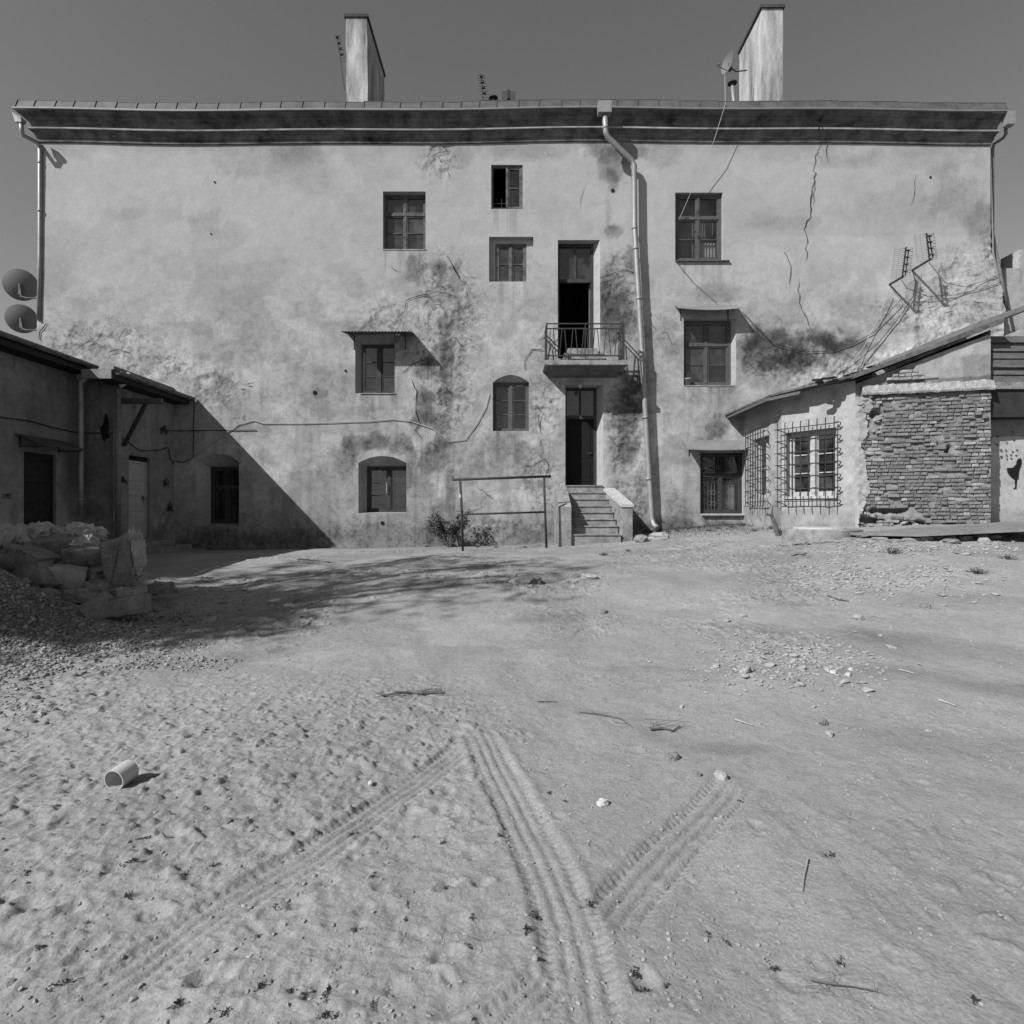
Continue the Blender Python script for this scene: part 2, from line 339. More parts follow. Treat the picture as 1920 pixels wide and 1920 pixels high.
def track(pix, hw=.092, depth=.026, rib=.013, lug=.010, strength=1.0, fade=.25, nrib=4, berm=.022):
    P_ = [gpt(a, b) for a, b in pix]; pts = []
    for i in range(len(P_)-1):
        p0 = P_[max(i-1,0)]; p1 = P_[i]; p2 = P_[i+1]; p3 = P_[min(i+2,len(P_)-1)]
        for k in range(10):
            t = k/10; pts.append(.5*((2*p1)+(p2-p0)*t+(2*p0-5*p1+4*p2-p3)*t*t+(-p0+3*p1-3*p2+p3)*t**3))
    pts.append(P_[-1]); s_acc = 0; tot = sum((pts[i+1]-pts[i]).xy.length for i in range(len(pts)-1))
    mask = {}
    x0 = min(p.x for p in pts)-.3; x1 = max(p.x for p in pts)+.3; y0 = min(p.y for p in pts)-.3; y1 = max(p.y for p in pts)+.3
    sx = slc(gx, x0, x1); sy = slc(gy, y0, y1); X = GX[sx, sy]; Y = GY[sx, sy]
    best = np.full(X.shape, 9.0); S = np.zeros(X.shape); T = np.zeros(X.shape)
    for i in range(len(pts)-1):
        a = pts[i]; b = pts[i+1]; dx, dy = b.x-a.x, b.y-a.y; l = math.hypot(dx, dy)
        if l < 1e-6: continue
        dx /= l; dy /= l
        u = (X-a.x)*dx+(Y-a.y)*dy; t = (X-a.x)*-dy+(Y-a.y)*dx
        uc = np.clip(u, 0, l); d = np.hypot(X-a.x-dx*uc, Y-a.y-dy*uc); q = d < best
        best[q] = d[q]; S[q] = (s_acc+uc)[q]; T[q] = t[q]; s_acc += l
    wob = (fbm(X*6, Y*6, 2, 51)-.5)*.02; at_ = np.abs(T)+wob; a_ = at_/hw
    ends = sst(0, fade, S + .12*(fbm(X*8,Y*8,2,57)-.5))*sst(0, fade, tot-S)*np.minimum(1, strength*(.85+.4*fbm(X*1.5,Y*1.5,2,56)))
    inm = sst(1.06, .94, a_)*sst(hw*1.9, hw*1.5, best)
    prof = -depth + rib*(np.abs(np.cos(np.pi*T/(2*hw)*nrib))**.6 - .5)
    lg = (np.mod(S/.042 + np.sign(T)*.25, 1) < .5)*1.0
    brk = .72 + .28*sst(.35,.6,fbm(X*5, Y*5, 3, 58))
    prof = prof*brk + lug*.7*lg*sst(.62, .72, a_)*sst(1.0, .94, a_) + (fbm(X*30, Y*30, 2, 52)-.5)*.005
    lug2 = lug*.15*lg*sst(1.0, 1.04, a_)*sst(1.35, 1.2, a_)
    bm = berm*np.exp(-((a_-1.25)/.22)**2)*(.4+1.2*fbm(X*3, Y*3, 2, 53)) + lug2
    mm = m[sx, sy]; k = inm*ends
    smooth_m = (fbm(X*.8, Y*.8, 3, 1)-.5)*.10 + (fbm(X*3, Y*3, 4, 2)-.5)*.03 + (mm-(fbm(X*.8, Y*.8, 3, 1)-.5)*.10)*.12
    mm[:] = mm*(1-k) + (smooth_m + prof)*k + bm*ends*(1-inm)*(best < hw*2.2)
    cc = col[sx, sy]; cc[:] = cc*(1-.10*k*sst(.35,.0,np.abs(np.cos(np.pi*T/(2*hw)*nrib))))      # soil colour darkened along the grooves
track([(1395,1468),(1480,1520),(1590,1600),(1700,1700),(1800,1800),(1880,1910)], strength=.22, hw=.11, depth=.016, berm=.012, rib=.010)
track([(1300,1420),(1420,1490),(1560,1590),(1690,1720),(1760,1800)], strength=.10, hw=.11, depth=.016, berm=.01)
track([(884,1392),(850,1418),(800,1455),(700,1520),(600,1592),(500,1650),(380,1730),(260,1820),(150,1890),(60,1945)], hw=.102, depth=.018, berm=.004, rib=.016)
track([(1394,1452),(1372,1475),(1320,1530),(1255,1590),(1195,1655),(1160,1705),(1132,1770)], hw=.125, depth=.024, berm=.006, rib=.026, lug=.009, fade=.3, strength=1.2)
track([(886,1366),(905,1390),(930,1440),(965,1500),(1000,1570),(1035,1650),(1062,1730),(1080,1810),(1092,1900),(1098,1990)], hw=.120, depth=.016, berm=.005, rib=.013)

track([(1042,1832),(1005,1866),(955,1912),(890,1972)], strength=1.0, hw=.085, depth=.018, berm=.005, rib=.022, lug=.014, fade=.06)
# darker streaks and paler dust painted into the soil colour
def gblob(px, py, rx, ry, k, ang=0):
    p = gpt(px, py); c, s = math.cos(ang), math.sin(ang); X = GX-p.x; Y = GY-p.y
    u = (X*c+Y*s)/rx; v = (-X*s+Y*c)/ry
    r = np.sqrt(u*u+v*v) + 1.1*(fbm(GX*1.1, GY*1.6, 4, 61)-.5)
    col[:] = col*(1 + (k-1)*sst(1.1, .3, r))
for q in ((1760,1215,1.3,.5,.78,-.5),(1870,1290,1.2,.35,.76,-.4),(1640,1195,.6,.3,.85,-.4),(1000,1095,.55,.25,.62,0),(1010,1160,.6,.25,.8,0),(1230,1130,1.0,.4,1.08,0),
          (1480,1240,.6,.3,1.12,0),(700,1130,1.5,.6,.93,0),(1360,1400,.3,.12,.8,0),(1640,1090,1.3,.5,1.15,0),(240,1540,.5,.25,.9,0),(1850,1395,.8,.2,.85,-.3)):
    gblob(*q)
grav = sst(.45, .75, np.exp(-((GX+6.2)/2.0)**2 - ((GY-6.4)/1.35)**2) + .25*(fbm(GX*1.5, GY*1.5, 3, 71)-.5))
col[:] = col*(1-.42*grav)
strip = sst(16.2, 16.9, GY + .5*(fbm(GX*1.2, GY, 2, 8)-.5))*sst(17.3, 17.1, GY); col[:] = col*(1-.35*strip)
m[:] = m*near
H = base + m
nx, ny = GX.shape
idx = np.arange(nx*ny).reshape(nx, ny)
quads = np.stack([idx[:-1,:-1].ravel(), idx[1:,:-1].ravel(), idx[1:,1:].ravel(), idx[:-1,1:].ravel()], 1)
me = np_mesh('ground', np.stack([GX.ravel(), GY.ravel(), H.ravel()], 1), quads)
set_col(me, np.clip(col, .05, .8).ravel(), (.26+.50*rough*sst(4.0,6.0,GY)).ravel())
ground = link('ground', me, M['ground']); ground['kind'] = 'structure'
def hz(x, y):
    i = min(max(np.searchsorted(gx, x)-1, 0), nx-2); j = min(max(np.searchsorted(gy, y)-1, 0), ny-2)
    a = (x-gx[i])/(gx[i+1]-gx[i]); b = (y-gy[j])/(gy[j+1]-gy[j])
    return float((H[i,j]*(1-a)+H[i+1,j]*a)*(1-b) + (H[i,j+1]*(1-a)+H[i+1,j+1]*a)*b)

# ------------------------------------------------------------------ old building: wall with its openings
XL, XR = fx(75), fx(1857)
ZT = fz(255)
building = thing('old_tenement_building', 'long plastered three storey tenement with dark cornice and two chimneys', 'building', (0, D, .6))

# openings in photo pixels on the wall plane: u0, v0(top), u1, v1(bottom), arch rise
OPEN = {
 'w_top_left': (718,359,798,467,0), 'w_small_top': (921,309,980,392,0), 'w_niche': (917,444,1000,528,0), 'd_balcony': (1046,450,1125,672,0),
 'w_top_right': (1266,361,1355,489,0), 'w_mid_right': (1282,598,1380,722,0), 'w_corrugated': (666,628,740,737,0), 'w_arch_mid': (924,703,992,808,14),
 'w_arch_low': (672,855,762,962,13), 'w_arch_shade': (368,850,448,988,16), 'w_low_right': (1313,848,1394,963,0), 'd_ground': (1060,722,1131,912,0)}
def mask_edge(u, v, u0, v0, u1, v1, s=4):
    return sst(u0-s, u0+s, u)*sst(u1+s, u1-s, u)*sst(v0-s, v0+s, v)*sst(v1+s, v1-s, v)
BL = [  # dark stains: centre, radii, factor
 (780,500,22,26,.62),(822,508,16,26,.58),(852,540,14,30,.7),(806,560,34,26,.8),(842,600,30,30,.78),(800,618,30,26,.8),(828,668,34,44,.55),(800,690,20,34,.62),
 (792,760,20,52,.52),(836,740,18,40,.6),(826,800,22,36,.55),(812,860,26,44,.62),(790,900,30,50,.75),(846,900,16,60,.7),(860,960,40,30,.8),
 (668,832,26,20,.62),(705,828,26,16,.55),(748,836,28,20,.6),(650,858,18,34,.72),(770,880,12,50,.75),
 (940,836,44,34,.72),(985,860,34,30,.78),(925,880,40,22,.82),(880,880,26,40,.85),
 (1146,310,26,40,.66),(1150,345,12,30,.7),(1146,432,20,14,.55),(1140,405,8,40,.8),(1152,540,30,42,.66),(1160,585,36,50,.56),(1186,500,14,40,.62),(1140,620,22,44,.66),(1185,610,20,40,.72),
 (1180,720,30,34,.42),(1165,700,14,20,.6),(1176,780,34,36,.58),(1170,840,34,36,.60),(1190,760,20,30,.62),(1195,960,26,60,.72),(1170,930,26,40,.8),
 (1480,640,110,26,.70),(1450,664,90,30,.72),(1560,640,80,18,.68),(1440,655,56,44,.66),(1400,640,24,24,.66),(1500,650,50,34,.62),(1535,634,42,26,.58),(1580,650,46,20,.55),(1640,652,36,12,.7),(1420,690,40,24,.66),(1500,672,40,20,.6),(1470,622,30,10,.6),
 (1340,800,22,28,.56),(1330,830,30,14,.7),(1320,545,50,14,.82),(1350,560,40,8,.8),(1245,620,26,26,.78),(1262,650,18,20,.8),
 (1480,420,50,14,.88),(1420,415,30,18,.9),(1690,390,90,40,.90),(1800,380,60,60,.84),(1840,420,30,40,.78),(1720,300,140,24,.88),(1590,300,70,20,.9),
 (500,290,140,30,.90),(380,420,30,26,.86),(240,400,30,14,.88),(130,470,60,40,.92),(560,320,90,30,.9),(440,440,30,24,.9),
 (560,285,60,16,.86),(1000,285,80,18,.82),(1150,280,60,24,.72),(860,290,30,26,.85),(1240,290,30,26,.86),
 (250,760,40,50,.85),(600,735,14,10,.7),(540,735,50,30,.9),(500,800,90,20,.9),(620,900,60,50,.88),(560,700,80,40,.93),
 (700,1000,60,26,.76),(830,1005,60,20,.66),(940,1000,80,18,.78),(1020,985,24,40,.84),(560,1010,100,20,.75),(400,1010,90,26,.72),
 (1270,960,30,40,.80),(1260,985,60,12,.62),(1360,985,50,10,.62),(1315,920,10,60,.88),(1720,640,8,40,.8),(690,745,10,30,.85),(740,745,8,30,.8),(735,700,6,60,.9)]
LT = [(1095,282,16,9,1.22),(735,640,14,60,1.1),(640,560,60,40,1.06),(690,600,40,40,1.08),(1060,655,26,26,1.12),(850,690,18,18,1.22),(842,735,16,24,1.14),(990,600,60,50,1.05),
      (200,650,70,26,1.10),(240,680,30,20,1.14),(280,720,40,30,1.1),(420,700,60,40,1.08),(1640,660,60,18,1.18),(1560,690,50,22,1.14),(1700,640,60,16,1.2),(1780,610,60,16,1.15),(1450,720,40,20,1.1),
      (1230,840,16,100,1.06),(1300,920,16,60,1.06),(940,930,50,40,1.10),(890,790,30,40,1.08),(560,540,60,40,1.06),(180,470,60,60,1.05),(720,930,30,60,1.04)]
PEEL = [(840,600,70,110),(850,720,40,90),(830,510,50,50),(1175,800,40,110),(1160,560,40,90),(1020,760,36,60),(1015,900,40,60),(1050,650,40,50),(400,730,60,40),(180,640,110,40),
        (1760,590,130,40),(1560,690,160,26),(1860,560,30,120),(720,620,60,60),(1480,680,90,40),(300,690,80,26),(820,300,40,40),(900,990,120,18),(1180,950,40,70),(1790,520,50,60)]
MOT = {}
def facade_fields(X, Z):
    u = 960 + X*F/D; v = 960 - (Z-CZ)*F/D
    n1 = fbm(u/170, v/170, 5, 1); n2 = fbm(u/46, v/46, 5, 2); n3 = fbm(u/13, v/13, 4, 3); n4 = fbm(u/80+3, v/30, 4, 4); n5 = fbm(u/9, v/70, 3, 14)
    low0 = sst(430, 640, v + 80*(n1-.5))
    a = .535 - .02*low0 + (.05+.07*low0)*(n1-.5) + (.05+.08*low0)*(n2-.5) + (.07+.05*low0)*(n3-.5) + .06*(n4-.5)
    low = low0; a = a + low*.07*(sst(.50, .58, n2)-.4) + low*.07*(sst(.50,.54,fbm(u/18,v/15,5,33))-.5)          # mottled lime patches low down
    # edges of older and newer coats
    e1 = sst(-1.5, 1.5, v - (492 + 14*(fbm(u/40, v*0, 3, 6)-.5)*2))*sst(-1.5, 1.5, u - (362 + 10*(n2-.5)*2))*sst(720, 640, u); a = a*(1-.07*e1)
    e2 = sst(-3, 3, v - (443 + 5*(fbm(u/30, v*0, 3, 7)-.5)*2))*sst(1370, 1400, u); a = a*(1+.06*e2) - .035*(1-e2)*sst(1380, 1560, u)*sst(300, 360, v)
    e3 = sst(-1.5, 1.5, v - (573 + 5*(n2-.5)))*sst(600, 540, u)*sst(100, 130, u); a = a*(1+.035*e3)
    rp1 = fbm(u/75, v/60, 6, 41); a = a*(1 + .07*(sst(.52,.528,rp1)-.4)*sst(420,520,v))
    rp2 = fbm(u/120+5, v/90, 6, 42); a = a*(1 - .06*sst(.55,.556,rp2))
    a = a*(1 - .20*sst(302, 262, v + 40*(n2-.5)))                                          # soot under the cornice
    a = a*(1 - .14*sst(.52, .70, n5)*sst(560, 800, v))                                      # run-off streaks
    run = sst(.50, .62, fbm(u/6, v/110, 4, 17)); a = a*(1 - .22*run*sst(750,785,u)*sst(880,850,u)*sst(520,620,v))
    for q_ in OPEN.values():                                                               # drips below the sills
        a = a*(1 - .20*sst(.46,.60,fbm(u/5+q_[0], v/120, 4, 18))*sst(q_[0]-4,q_[0]+6,u)*sst(q_[2]+4,q_[2]-6,u)*sst(q_[3]-1,q_[3]+2,v)*sst(q_[3]+75,q_[3]+10,v+30*(n2-.5)))
    base_d = sst(930, 1010, v + 50*(n2-.5)); a = a*(1 - .26*base_d*(.5+n3))
    pw = .5*(fbm(u/22, v/22, 5, 8)-.5)*2 + .35*(fbm(u/70, v/70, 3, 9)-.5)*2
    stn = np.zeros_like(u); n6 = fbm(u/8, v/11, 5, 55)
    for cu, cv, ru, rv, k in BL:
        q = (np.abs(u-cu) < ru*2.4) & (np.abs(v-cv) < rv*2.4)
        if not q.any(): continue
        r = np.sqrt(((u[q]-cu)/ru)**2 + ((v[q]-cv)/rv)**2) + 1.25*pw[q]
        mm = .65*sst(1.4, .25, r) + .35*sst(1.02, .86, r + .9*(n6[q]-.5)); stn[q] = np.maximum(stn[q], mm*(1-k)); a[q] = a[q]*(1 - min(1,(1-k)*1.15)*mm*(.55+.9*n3[q]))
    for cu, cv, ru, rv, k in LT:
        q = (np.abs(u-cu) < ru*2.4) & (np.abs(v-cv) < rv*2.4)
        if not q.any(): continue
        r = np.sqrt(((u[q]-cu)/ru)**2 + ((v[q]-cv)/rv)**2) + 1.3*pw[q]
        a[q] = a[q]*(1 + (k-1)*sst(1.1, .7, r))
    rel = (n1-.5)*.018 + (n2-.5)*(.004+.007*low) + (n3-.5)*.006
    zone = np.zeros_like(u)
    for cu, cv, ru, rv in PEEL:
        q = (np.abs(u-cu) < ru*1.6) & (np.abs(v-cv) < rv*1.6)
        if q.any(): zone[q] = np.maximum(zone[q], sst(1.4, .5, np.sqrt(((u[q]-cu)/ru)**2 + ((v[q]-cv)/rv)**2)))
    fl = fbm(u/26, v/26, 5, 12) + .30*(zone-1)
    flake = sst(.455, .475, fl)*zone; flake2 = sst(.56, .58, fl)*zone
    rel = rel - .016*flake - .014*flake2 + zone*(fbm(u/6, v/6, 3, 13)-.5)*.014
    a = a*(1 - .10*flake + .02*flake2) + zone*(n3-.5)*.06
    # bricks showing through beside the ground floor door
    bz = sst(1.2, .8, np.sqrt(((u-1178)/30)**2 + ((v-800)/75)**2) + .8*pw)
    ph = np.mod(v/4.9, 1); rel = rel - .02*bz + .012*bz*sst(.12, .3, ph)*sst(1.0, .85, ph); a = a*(1 - .25*bz)
    # rubble core exposed along the right hand corner and above the lean-to roof
    rag = sst(40, 0, (XR + .43*sst(440, 580, v) - X)*F/D + 30*(n3-.5))*sst(420, 470, v); rel = rel + rag*(fbm(u/5, v/5, 3, 15)-.6)*.10; a = a*(1 - .12*rag*(n3 > .5))
    rr = sst(26, 6, np.abs(v - (712 - (u-1560)*.36)) + 20*(n2-.5))*sst(1440, 1520, u); rel = rel + rr*(fbm(u/6, v/6, 3, 16)-.45)*.08; a = a*(1+.10*rr)
    MOT['w'] = np.clip(.05 + .26*low + .5*zone + 1.1*stn + .3*base_d, 0, 1)
    return np.clip(a, .06, .80), rel

def grid_lines(lo, hi, step, cuts):
    g = list(np.linspace(lo, hi, int((hi-lo)/step)+1))
    for c in cuts:
        k = int(np.argmin(np.abs(np.array(g)-c)))
        if abs(g[k]-c) < step*.6 and 0 < k < len(g)-1 and all(abs(g[k]-c2) > 1e-9 for c2 in cuts): g[k] = c
        else: g.append(c)
    return np.array(sorted(set(np.round(g, 5))))
STEP = .031
holes = []
for k, (u0, v0, u1, v1, ar) in OPEN.items(): holes.append((fx(u0), fx(u1), fz(v1), fz(v0), ar*D/F, k))
xs = grid_lines(XL, XR, STEP, [q for h in holes for q in h[:2]])
zs = grid_lines(.2, ZT, STEP, [q for h in holes for q in h[2:4]])
WX, WZ = np.meshgrid(xs, zs, indexing='ij')
va, vr = facade_fields(WX.copy(), WZ.copy()); vw = MOT['w'].copy()
fade = np.ones_like(WX)
for x0, x1, z0, z1, ar, k in holes:          # keep the edges of openings true
    d = np.maximum(np.maximum(x0-WX, WX-x1), np.maximum(z0-WZ, WZ-z1)); fade *= sst(-.001, .10, d)
PXX = WX.copy(); vpx = 960-(WZ-CZ)*F/D
PXX += .43*sst(440, 590, vpx)*sst(13.0, 13.87, WX) - .10*sst(480, 640, vpx)*sst(-13.0, -13.68, WX)
PXX += (WX > XR-.001)*(fbm(WZ*4, WZ*0, 3, 77)-.5)*.12*sst(380, 460, vpx)
verts = np.stack([PXX.ravel(), (D - vr*fade).ravel(), WZ.ravel()], 1)
na, nb = WX.shape; idx = np.arange(na*nb).reshape(na, nb)
cx = (xs[:-1]+xs[1:])/2; cz = (zs[:-1]+zs[1:])/2; CXX, CZZ = np.meshgrid(cx, cz, indexing='ij')
keep = np.ones_like(CXX, bool)
for x0, x1, z0, z1, ar, k in holes: keep &= ~((CXX > x0) & (CXX < x1) & (CZZ > z0) & (CZZ < z1))
q = np.stack([idx[:-1,:-1], idx[1:,:-1], idx[1:,1:], idx[:-1,1:]], -1)[keep]
me = np_mesh('wall', verts, q); set_col(me, va.ravel(), vw.ravel())
wall = link('wall', me, M['plaster'], building)
# spandrels over the arched openings
def opening_loop(x0, x1, z0, z1, ar):
    pts = [(x0, z0)]
    if ar <= 0: return [(x0,z0),(x0,z1),(x1,z1),(x1,z0)]
    n = 14
    for i in range(n+1):
        t = i/n; x = x0+(x1-x0)*t; pts.append((x, z1-ar + ar*(1-(2*t-1)**2)))
    pts.append((x1, z0)); return pts
def col_mesh(mb, name, parent, val=None, mat='plaster', smooth=False):
    me = bpy.data.meshes.new(name); me.from_pydata(mb.v, [], mb.f); me.update()
    co = np.array(mb.v); a, r_ = facade_fields(co[:,0].copy(), co[:,2].copy())
    set_col(me, a if val is None else a*val); return link(name, me, M[mat], parent, smooth)
for x0, x1, z0, z1, ar, k in holes:
    if ar > 0:
        mbs = MB()
        lp = opening_loop(x0, x1, z0, z1, ar)[1:-1]
        for (xa, za), (xb, zb) in zip(lp[:-1], lp[1:]): mbs.add([(xa,D,za),(xb,D,zb),(xb,D,z1),(xa,D,z1)], [(0,1,2,3)])
        col_mesh(mbs, 'arch_spandrel', building)
# reveals: outer loop on the wall plane, inner loop at the frame
INNER = {'w_top_left': (0,0,0,0,.24), 'w_small_top': (0,0,0,0,.10), 'w_niche': (-.0,0,0,0,.16), 'd_balcony': (0,0,-.17,0,.30), 'w_top_right': (0,0,0,0,.15), 'w_mid_right': (0,0,-.10,0,.22),
         'w_corrugated': (.16,-.24,.05,0,.20), 'w_arch_mid': (0,-.19,0,0,.24), 'w_arch_low': (.16,-.28,.06,.03,.45), 'w_arch_shade': (.22,-.36,-.02,.10,.45), 'w_low_right': (0,0,0,0,.16), 'd_ground': (0,0,-.15,0,.42)}
RECT = {}
for x0, x1, z0, z1, ar, k in holes:
    il, it, ir, ib, dd = INNER[k]
    ix0, ix1, iz0, iz1 = x0+il, x1+ir, z0+ib, z1+it
    RECT[k] = (ix0, ix1, iz0, iz1, D+dd)
    lo = opening_loop(x0, x1, z0, z1, ar); li = [(ix0 if abs(a-x0) < 1e-6 else ix1 if abs(a-x1) < 1e-6 else ix0+(a-x0)/(x1-x0)*(ix1-ix0), iz0 if abs(b-z0) < 1e-6 else iz1) for a, b in lo]
    mb = MB(); n = len(lo)
    for i in range(n):
        j = (i+1) % n
        mb.add([(lo[i][0],D,lo[i][1]),(lo[j][0],D,lo[j][1]),(li[j][0],D+dd,li[j][1]),(li[i][0],D+dd,li[i][1])], [(0,1,2,3)])
    col_mesh(mb, 'reveal', building, 1.08)
# other outer walls, floors of the dark rooms
mb = MB(); zb = .2
mb.add([(XL,D,zb),(XL,D+11,zb),(XL,D+11,ZT+.6),(XL,D,ZT+.6)], [(0,1,2,3)])
mb.add([(XR+.40,D+.02,zb),(XR+.40,D+11,zb),(XR,D+11,ZT+.6),(XR,D+.02,ZT+.6)], [(3,2,1,0)])
mb.add([(XL,D+11,zb),(XR,D+11,zb),(XR,D+11,ZT+.6),(XL,D+11,ZT+.6)], [(0,1,2,3)])
col_mesh(mb, 'side_wall', building)
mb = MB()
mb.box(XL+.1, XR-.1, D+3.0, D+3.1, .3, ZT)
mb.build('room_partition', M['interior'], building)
# ------------------------------------------------------------------ cornice, eaves, roof
def sag(x): return .035*math.sin(x*.30+.6) + .02*math.sin(x*.83) - .00025*(x*x)*0 + (.0)
def loft(profile, name, mat, parent, nseg=70, back=3.0, wob=1.0):
    mb = MB(); np_ = len(profile); rows = []
    for (o, z) in profile:
        r = [(XL-o*.8, D+back, z+CZ)]
        for i in range(nseg+1):
            x = XL-o*.8 + (XR-XL+1.2*o)*i/nseg; r.append((x, D-o, z+CZ+sag(x)*wob))
        r.append((XR+o*.4, D+back, z+CZ)); rows.append(r)
    n = nseg+3; vv = [p for r in rows for p in r]; ff = []
    for j in range(np_-1):
        for i in range(n-1): ff.append((j*n+i, j*n+i+1, (j+1)*n+i+1, (j+1)*n+i))
    mb.add(vv, ff); return mb.build(name, mat, parent)
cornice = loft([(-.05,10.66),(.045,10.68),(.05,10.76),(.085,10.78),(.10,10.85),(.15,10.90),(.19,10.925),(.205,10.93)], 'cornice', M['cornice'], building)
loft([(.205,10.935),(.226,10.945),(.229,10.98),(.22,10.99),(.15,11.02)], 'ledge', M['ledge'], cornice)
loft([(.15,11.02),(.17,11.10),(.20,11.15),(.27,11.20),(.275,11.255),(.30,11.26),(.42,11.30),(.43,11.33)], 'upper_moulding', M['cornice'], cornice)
roof = loft([(.43,11.335),(.495,11.335),(.50,11.375),(.485,11.385)], 'roof', M['zinc_old'], building)
mb = MB(); zr = CZ+11.60
mb.add([(XL-.30,D-.38,zr),(XR+.10,D-.38,zr),(XR+.1,D+5.2,zr+2.4),(XL-.3,D+5.2,zr+2.4),(XR+.1,D+11.3,zr),(XL-.3,D+11.3,zr)], [(0,1,2,3),(3,2,4,5),(0,3,5),(1,4,2)])
mb.build('roof_slope', M['roof'], roof)
x = XL-.34; k = 0
rs = random.Random(3)
while x < XR+.10:                                   # bent metal sheets along the eaves, each its own
    wd = min(rs.uniform(.48, .64), XR+.13-x); lift = rs.uniform(-.012, .014); s = sag(x+wd/2)
    z0 = CZ+11.385+s; z1 = CZ+11.63+s+lift; y0 = D-.475; y1 = D-.385+rs.uniform(-.01,.012); t = .012
    mb = MB(); e = .004
    mb.add([(x+e,y0,z0),(x+wd-e,y0,z0),(x+wd-e,y1,z1+rs.uniform(-.006,.006)),(x+e,y1,z1),(x+e,y0+t,z0),(x+wd-e,y0+t,z0),(x+wd-e,y1+t,z1),(x+e,y1+t,z1)],
           [(0,1,2,3),(7,6,5,4),(1,0,4,5),(2,1,5,6),(3,2,6,7),(0,3,7,4)])
    mb.add([(x+e,y0-.022,z0-.004),(x+e+.022,y0-.022,z0-.004),(x+e+.022,y1-.022,z1+.012),(x+e,y1-.022,z1+.012),(x+e,y0+.004,z0),(x+e+.022,y0+.004,z0),(x+e+.022,y1+.004,z1+.012),(x+e,y1+.004,z1+.012)],
           [(0,1,2,3),(7,6,5,4),(1,0,4,5),(2,1,5,6),(3,2,6,7),(0,3,7,4)])
    mb.box(x+e, x+wd-e, y1-.008, y1+.05, z1-.002, z1+.012)
    mb.build('eaves_sheet', M['zinc'], roof); x += wd; k += 1
# chimneys: long stacks running back over the roof
def chimney(u0, u1, v_top, Y0, Y1, lean, cap_o, name='chimney', grow=0):
    x0, x1 = fx(u0, Y0), fx(u1, Y0); zt = fz(v_top, Y0); zb_ = 13.0
    mb = MB(); ns = 10; L_ = []
    for i in range(ns+1):
        t = i/ns; z = zb_+(zt-zb_)*t; dx = lean*(t-.0)
        j = .012*math.sin(i*2.1)
        L_.append([(x0+dx+j,Y0,z),(x1+dx-j*.5,Y0,z),(x1+dx,Y1,z),(x0+dx,Y1,z)])
    vv = [p for r in L_ for p in r]; ff = []
    for i in range(ns):
        for a in range(4): ff.append((i*4+a, i*4+(a+1)%4, (i+1)*4+(a+1)%4, (i+1)*4+a))
    ff.append(tuple(ns*4+a for a in range(4))); mb.add(vv, ff)
    c = mb.build(name, M['chimney'], roof)
    m2 = MB(); m2.box(x0+lean-cap_o, x1+lean+cap_o, Y0-cap_o, Y1+cap_o, zt+.004, zt+.10); m2.build('chimney_cap', M['chimney_cap'], building)
    return x0, x1, zt
chimney(651, 691, 33, 18.4, 20.9, -.05, .04)
chimney(1428, 1468, 16, 18.4, 20.2, -.0, .05)
# ------------------------------------------------------------------ windows
def window(k, mat, rows=None, fw=.055, sw=.04, parent=building, M4=None, rect=None, skip=(), sill=None, sill_mat='concrete', pane_mat='glass', mull=.06, name='window'):
    """rows from the top: (share of height, sashes across, panes down each sash). The frame is the window; panes and sill are its pieces"""
    x0, x1, z0, z1, y = rect or RECT[k]
    mb = MB(); panes = []; y0, y1 = y-.05, y+.02
    mb.box(x0, x0+fw, y0, y1, z0, z1); mb.box(x1-fw, x1, y0, y1, z0, z1)
    mb.box(x0+fw, x1-fw, y0+.002, y1, z1-fw, z1); mb.box(x0+fw, x1-fw, y0+.002, y1, z0, z0+fw)
    zt = z1-fw; tot = (z1-z0-2*fw); n_r = len(rows)
    for ri, (share, nc, npn) in enumerate(rows):
        h = tot*share; zb_ = zt-h
        if ri < n_r-1: mb.box(x0+fw, x1-fw, y0-.012, y1, zb_-.035, zb_+.035)
        za, zc = zb_+(.035 if ri < n_r-1 else 0), zt-(.035 if ri > 0 else 0)
        wd = (x1-x0-2*fw)/nc
        for c in range(nc):
            xa = x0+fw+wd*c; xb = xa+wd
            if c > 0: mb.box(xa-mull/2, xa+mull/2, y0-.008, y1, za, zc)
            if (ri, c) in skip: continue
            xa += (mull/2 if c > 0 else 0); xb -= (mull/2 if c < nc-1 else 0)
            ya, yb = y0+.012, y1-.005
            mb.box(xa, xa+sw, ya, yb, za, zc); mb.box(xb-sw, xb, ya, yb, za, zc)
            mb.box(xa+sw, xb-sw, ya+.001, yb, za, za+sw); mb.box(xa+sw, xb-sw, ya+.001, yb, zc-sw, zc)
            hh = (zc-za-2*sw)/npn
            for p in range(npn):
                pz0 = za+sw+hh*p; pz1 = pz0+hh
                if p > 0: mb.box(xa+sw, xb-sw, ya+.006, yb, pz0-.012, pz0+.012)
                panes.append((xa+sw, xb-sw, pz0, pz1, (ya+yb)/2+.006))
        zt = zb_
    wn = mb.build(name, mat, parent, M=M4)
    for xa, xb, za, zc, yy in panes:
        p = MB(); p.box(xa-.004, xb+.004, yy-.002, yy+.002, za-.004, zc+.004); p.build('pane', M[pane_mat], wn, M=M4)
    if sill:
        a, b, front, th = sill
        s = MB(); s.box(x0-a, x1+b, D-front if M4 is None else -front, y0-.002, z0-th, z0-.002); s.build('sill', M[sill_mat], wn, M=M4)
    return wn
